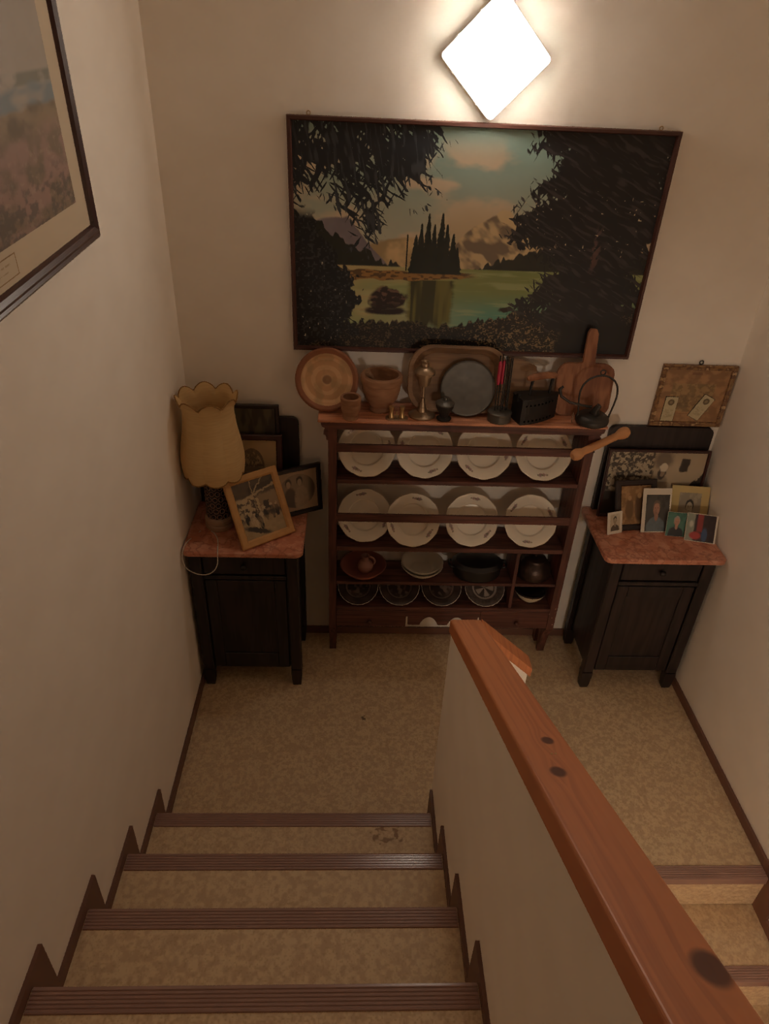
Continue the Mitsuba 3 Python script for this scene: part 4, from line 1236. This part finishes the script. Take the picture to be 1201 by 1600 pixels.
# ------------------------------------------------------------------ table lamp on the left cabinet
tl = thing('table_lamp', 'table lamp with a scalloped ochre cloth shade on the left bedside cabinet', 'table lamp')
L_ = (0.128, -0.210, 0.8005)
part(tl, 'foot', lathe([(0, 0), (0.056, 0), (0.060, 0.006), (0.060, 0.020), (0.055, 0.026), (0.060, 0.034), (0.059, 0.050), (0.052, 0.058), (0, 0.058)], 56, L_), 'm_lampbase', 35, label='cream ceramic foot ring')
nA, nZ = 220, 120
aa, zzv = np.meshgrid(np.arange(nA + 1) * 2 * np.pi / nA, np.linspace(0, 1, nZ))
rng = np.random.default_rng(5)
rad = 0.050 - 0.004 * zzv
# rows of raised rings, as a pierced openwork cylinder shows them
uu, vv = aa / (2 * np.pi) * 12, zzv * 8
off = (np.floor(vv) % 2) * 0.5
du, dv = (uu + off) % 1 - 0.5, vv % 1 - 0.5
dd = np.sqrt(du ** 2 + dv ** 2)
rad = rad - 0.005 * np.clip(1 - dd / 0.30, 0, 1) ** 0.5 * (dd < 0.30) + 0.0022 * np.exp(-((dd - 0.38) / 0.07) ** 2)
v = np.c_[(rad * np.cos(aa)).ravel(), (rad * np.sin(aa)).ravel(), (0.056 + zzv * 0.220).ravel()] + np.array(L_)
f = []
for i in range(nZ - 1):
    r0, r1 = i * (nA + 1), (i + 1) * (nA + 1)
    j = np.arange(nA)
    f.append(np.c_[r0 + j, r0 + j + 1, r1 + j + 1]); f.append(np.c_[r0 + j, r1 + j + 1, r1 + j])
pc = trimesh.Trimesh(v, np.vstack(f), process=False)


def openwork(p, n, uv):
    vv_ = uv.y * 8
    row = dr.floor(vv_)
    off_ = 0.5 * (row - 2 * dr.floor(row / 2))
    fu = uv.x * 12 + off_
    du_, dv_ = fu - dr.floor(fu) - 0.5, vv_ - row - 0.5
    d_ = dr.sqrt(du_ * du_ + dv_ * dv_)
    return mix(C('2a1a17'), C('85695a'), band(d_, 0.30, 0.45, 0.03))


mat('m_openwork', proc(openwork), 0.35, 0.5)
part(tl, 'openwork_body', pc, 'm_openwork', True, uv=np.c_[(aa / (2 * np.pi)).ravel(), zzv.ravel()], label='dark openwork ceramic column')
part(tl, 'neck', lathe([(0, 0.274), (0.040, 0.274), (0.036, 0.284), (0.014, 0.290), (0.012, 0.335), (0.016, 0.337), (0.016, 0.38), (0, 0.38)], 32, L_), 'm_lampbase', 35)
# shade: eight cloth panels, scalloped edges
zs = np.linspace(0, 1, 40)
nA = 256
a = np.arange(nA) * 2 * np.pi / nA
PH = -math.pi / 2 - 0.12
lob = np.abs(np.cos((a - PH) * 4))          # 0 at the middle of ... ribs lie where |sin(4a)| = 0
ribs = np.abs(np.sin((a - PH) * 4))
base_r = np.interp(zs, [0, 0.12, 0.25, 0.40, 0.60, 0.80, 0.93, 1.0], [0.118, 0.125, 0.126, 0.119, 0.105, 0.098, 0.104, 0.117])
def shade_surf(inset):
    v = []
    for t, r0 in zip(zs, base_r):
        z_lo = 0.268 - 0.016 * ribs ** 0.8
        z_hi = 0.572 + 0.030 * ribs ** 0.8
        z = z_lo + (z_hi - z_lo) * t
        r = (r0 - inset) * (0.955 + 0.045 * ribs ** 0.7)
        v.append(np.c_[r * np.cos(a), r * np.sin(a), z])
    return np.array(v)
so, si_ = shade_surf(0), shade_surf(0.0025)
vs = np.vstack([so.reshape(-1, 3), si_.reshape(-1, 3)]) + np.array(L_)
nz2 = len(zs); f = []
j = np.arange(nA); jn = (j + 1) % nA
for i in range(nz2 - 1):
    f += [np.c_[i * nA + j, i * nA + jn, (i + 1) * nA + jn], np.c_[i * nA + j, (i + 1) * nA + jn, (i + 1) * nA + j]]
    o2 = nz2 * nA
    f += [np.c_[o2 + i * nA + j, o2 + (i + 1) * nA + jn, o2 + i * nA + jn], np.c_[o2 + i * nA + j, o2 + (i + 1) * nA + j, o2 + (i + 1) * nA + jn]]
for i, o in ((0, 1), (nz2 - 1, 0)):
    q = np.c_[i * nA + j, nz2 * nA + i * nA + j, nz2 * nA + i * nA + jn], np.c_[i * nA + j, nz2 * nA + i * nA + jn, i * nA + jn]
    f += [x[:, ::-1] if not o else x for x in q]
shd = part(tl, 'shade', trimesh.Trimesh(vs, np.vstack(f), process=False), 'm_shade', 50, label='ochre cloth shade with scalloped edges')
for lev in (0, -1):
    loop = so[lev] + np.array(L_)
    part(shd, 'trim_cord', tube(np.vstack([loop, loop[:1]])[::2], 0.0028, 8), 'm_shadetrim', True)
whole('lamp_cord', tube([(0.100, -0.262, 0.8035), (0.128, -0.300, 0.8035), (0.146, -0.370, 0.8035), (0.152, -0.412, 0.8030), (0.152, -0.421, 0.780), (0.140, -0.424, 0.730), (0.105, -0.424, 0.700), (0.060, -0.424, 0.702), (0.020, -0.421, 0.730), (0.008, -0.415, 0.775), (0.012, -0.402, 0.8035), (0.022, -0.330, 0.8035), (0.055, -0.262, 0.8035)], 0.0022, 8, 120), 'm_cord', 'thin white lamp cord looping over the front edge of the left cabinet', 'cord', smooth=True)

# ------------------------------------------------------------------ frames on the left cabinet
ZM = 0.8005
framed('photo_frame', 'dark framed dim landscape standing behind the sepia arch picture', mat4(0.262, -0.042, ZM, 0.0, 0.02), 0.235, 0.485, 0.018, 0.014, 'm_framedark', 'm_dimview')
framed('photo_frame', 'brown framed sepia drawing of an arched gate behind the ochre lamp shade', mat4(0.279, -0.120, ZM, 0.0, 0.18), 0.223, 0.365, 0.026, 0.018, 'm_framebrown', 'm_archprint')
framed('photo_frame', 'dark framed oval sepia portrait of a couple at the right edge of the left cabinet', mat4(0.452, -0.110, ZM, 0.47, 0.10), 0.226, 0.226, 0.020, 0.016, 'm_framedark', 'm_coupleprint')
framed('photo_frame', 'light wood framed village photograph propped at the front of the left cabinet', mat4(0.348, -0.322, ZM, 0.639, 0.517), 0.244, 0.293, 0.030, 0.016, 'm_lightwood', 'm_villageprint')

# ------------------------------------------------------------------ frames on the right cabinet
framed('photo_frame', 'wide dark framed black and white photograph of a person in a headscarf by a house', mat4(2.022, -0.075, ZM, 0.0, 0.11), 0.452, 0.325, 0.013, 0.014, 'm_framebrown', 'm_gardenprint')
framed('photo_frame', 'dark framed brown sepia photograph behind the white bordered portrait', mat4(1.935, -0.188, ZM, 0.130, 0.42), 0.190, 0.222, 0.026, 0.012, 'm_framedark', 'm_sepiaprint')


def loose(name, label, T, w, h, pmat, cmat, border, t=0.003, category='photograph'):
    key = thing(name, label, category)
    part(key, 'card', xf(cbox(-w / 2, w / 2, -t, 0, 0, h, 0.0006), T), cmat)
    bl, br_, bb_, bt = border
    sh, uv = grid_sheet(w - bl - br_, h - bb_ - bt)
    sh.apply_translation(((bl - br_) / 2, -t - 0.0006, bb_))
    part(key, 'print', xf(sh, T), pmat, uv=uv)
    return key


loose('photograph', 'portrait photograph of a person in a blue grey shirt with a white border', mat4(2.019, -0.205, ZM, 0.039, 0.40), 0.129, 0.195, 'm_manprint', 'm_paper', (0.016, 0.008, 0.004, 0.028))
loose('photograph', 'grey portrait drawing on a yellow card behind the green portrait', mat4(2.178, -0.165, ZM, -0.083, 0.42), 0.166, 0.187, 'm_greyprint', 'm_card', (0.035, 0.035, 0.030, 0.030))
loose('photograph', 'small portrait photograph with a green background showing a person in a dark top', mat4(2.096, -0.234, ZM, -0.128, 0.40), 0.081, 0.107, 'm_greenprint', 'm_paper', (0.001, 0.001, 0.001, 0.001))
loose('photograph', 'dark colour snapshot with red and blue leaning at the right front of the right cabinet', mat4(2.190, -0.276, ZM, -0.228, 0.55), 0.128, 0.122, 'm_partyprint', 'm_paper', (0.002, 0.008, 0.003, 0.003))
loose('photograph', 'tiny portrait on a white card at the left front of the right cabinet', mat4(1.834, -0.222, ZM, 0.319, 0.30), 0.076, 0.100, 'm_smallprint', 'm_paper', (0.013, 0.013, 0.014, 0.010))

# ------------------------------------------------------------------ gilt frame with two cards on the back wall
prof = [(0, 0), (0, -0.012), (0.004, -0.016), (0.010, -0.012), (0.014, -0.015), (0.018, -0.014), (0.022, -0.006), (0.022, 0)]
gf = framed('gilt_frame', 'worn gilt framed old document on the back wall above the right cabinet', mat4(2.108, -0.003, 1.224), 0.312, 0.274, 0.022, 0.016, 'm_gilt', 'm_oldsheet', category='picture', prof=prof)
part(gf, 'hanging_ring', xf(trimesh.creation.torus(0.0078, 0.0022, 20, 8), mat4(2.106, -0.006, 1.508) @ trimesh.transformations.rotation_matrix(math.pi / 2, [1, 0, 0])), 'm_iron', True)
for (cx, cz, ang, nm) in ((2.024, 1.246, 0.0, 'upright cream card with a seal in the lower left corner of the gilt frame'), (2.134, 1.262, -0.46, 'slanting cream card with a round seal in front of the gilt framed document')):
    loose('card', nm, mat4(cx, -0.0105, cz, 0.0, 0.0, ang), 0.056, 0.112, 'm_medalcard', 'm_framedark', (0.0015, 0.0015, 0.0015, 0.0015), 0.002, 'card')
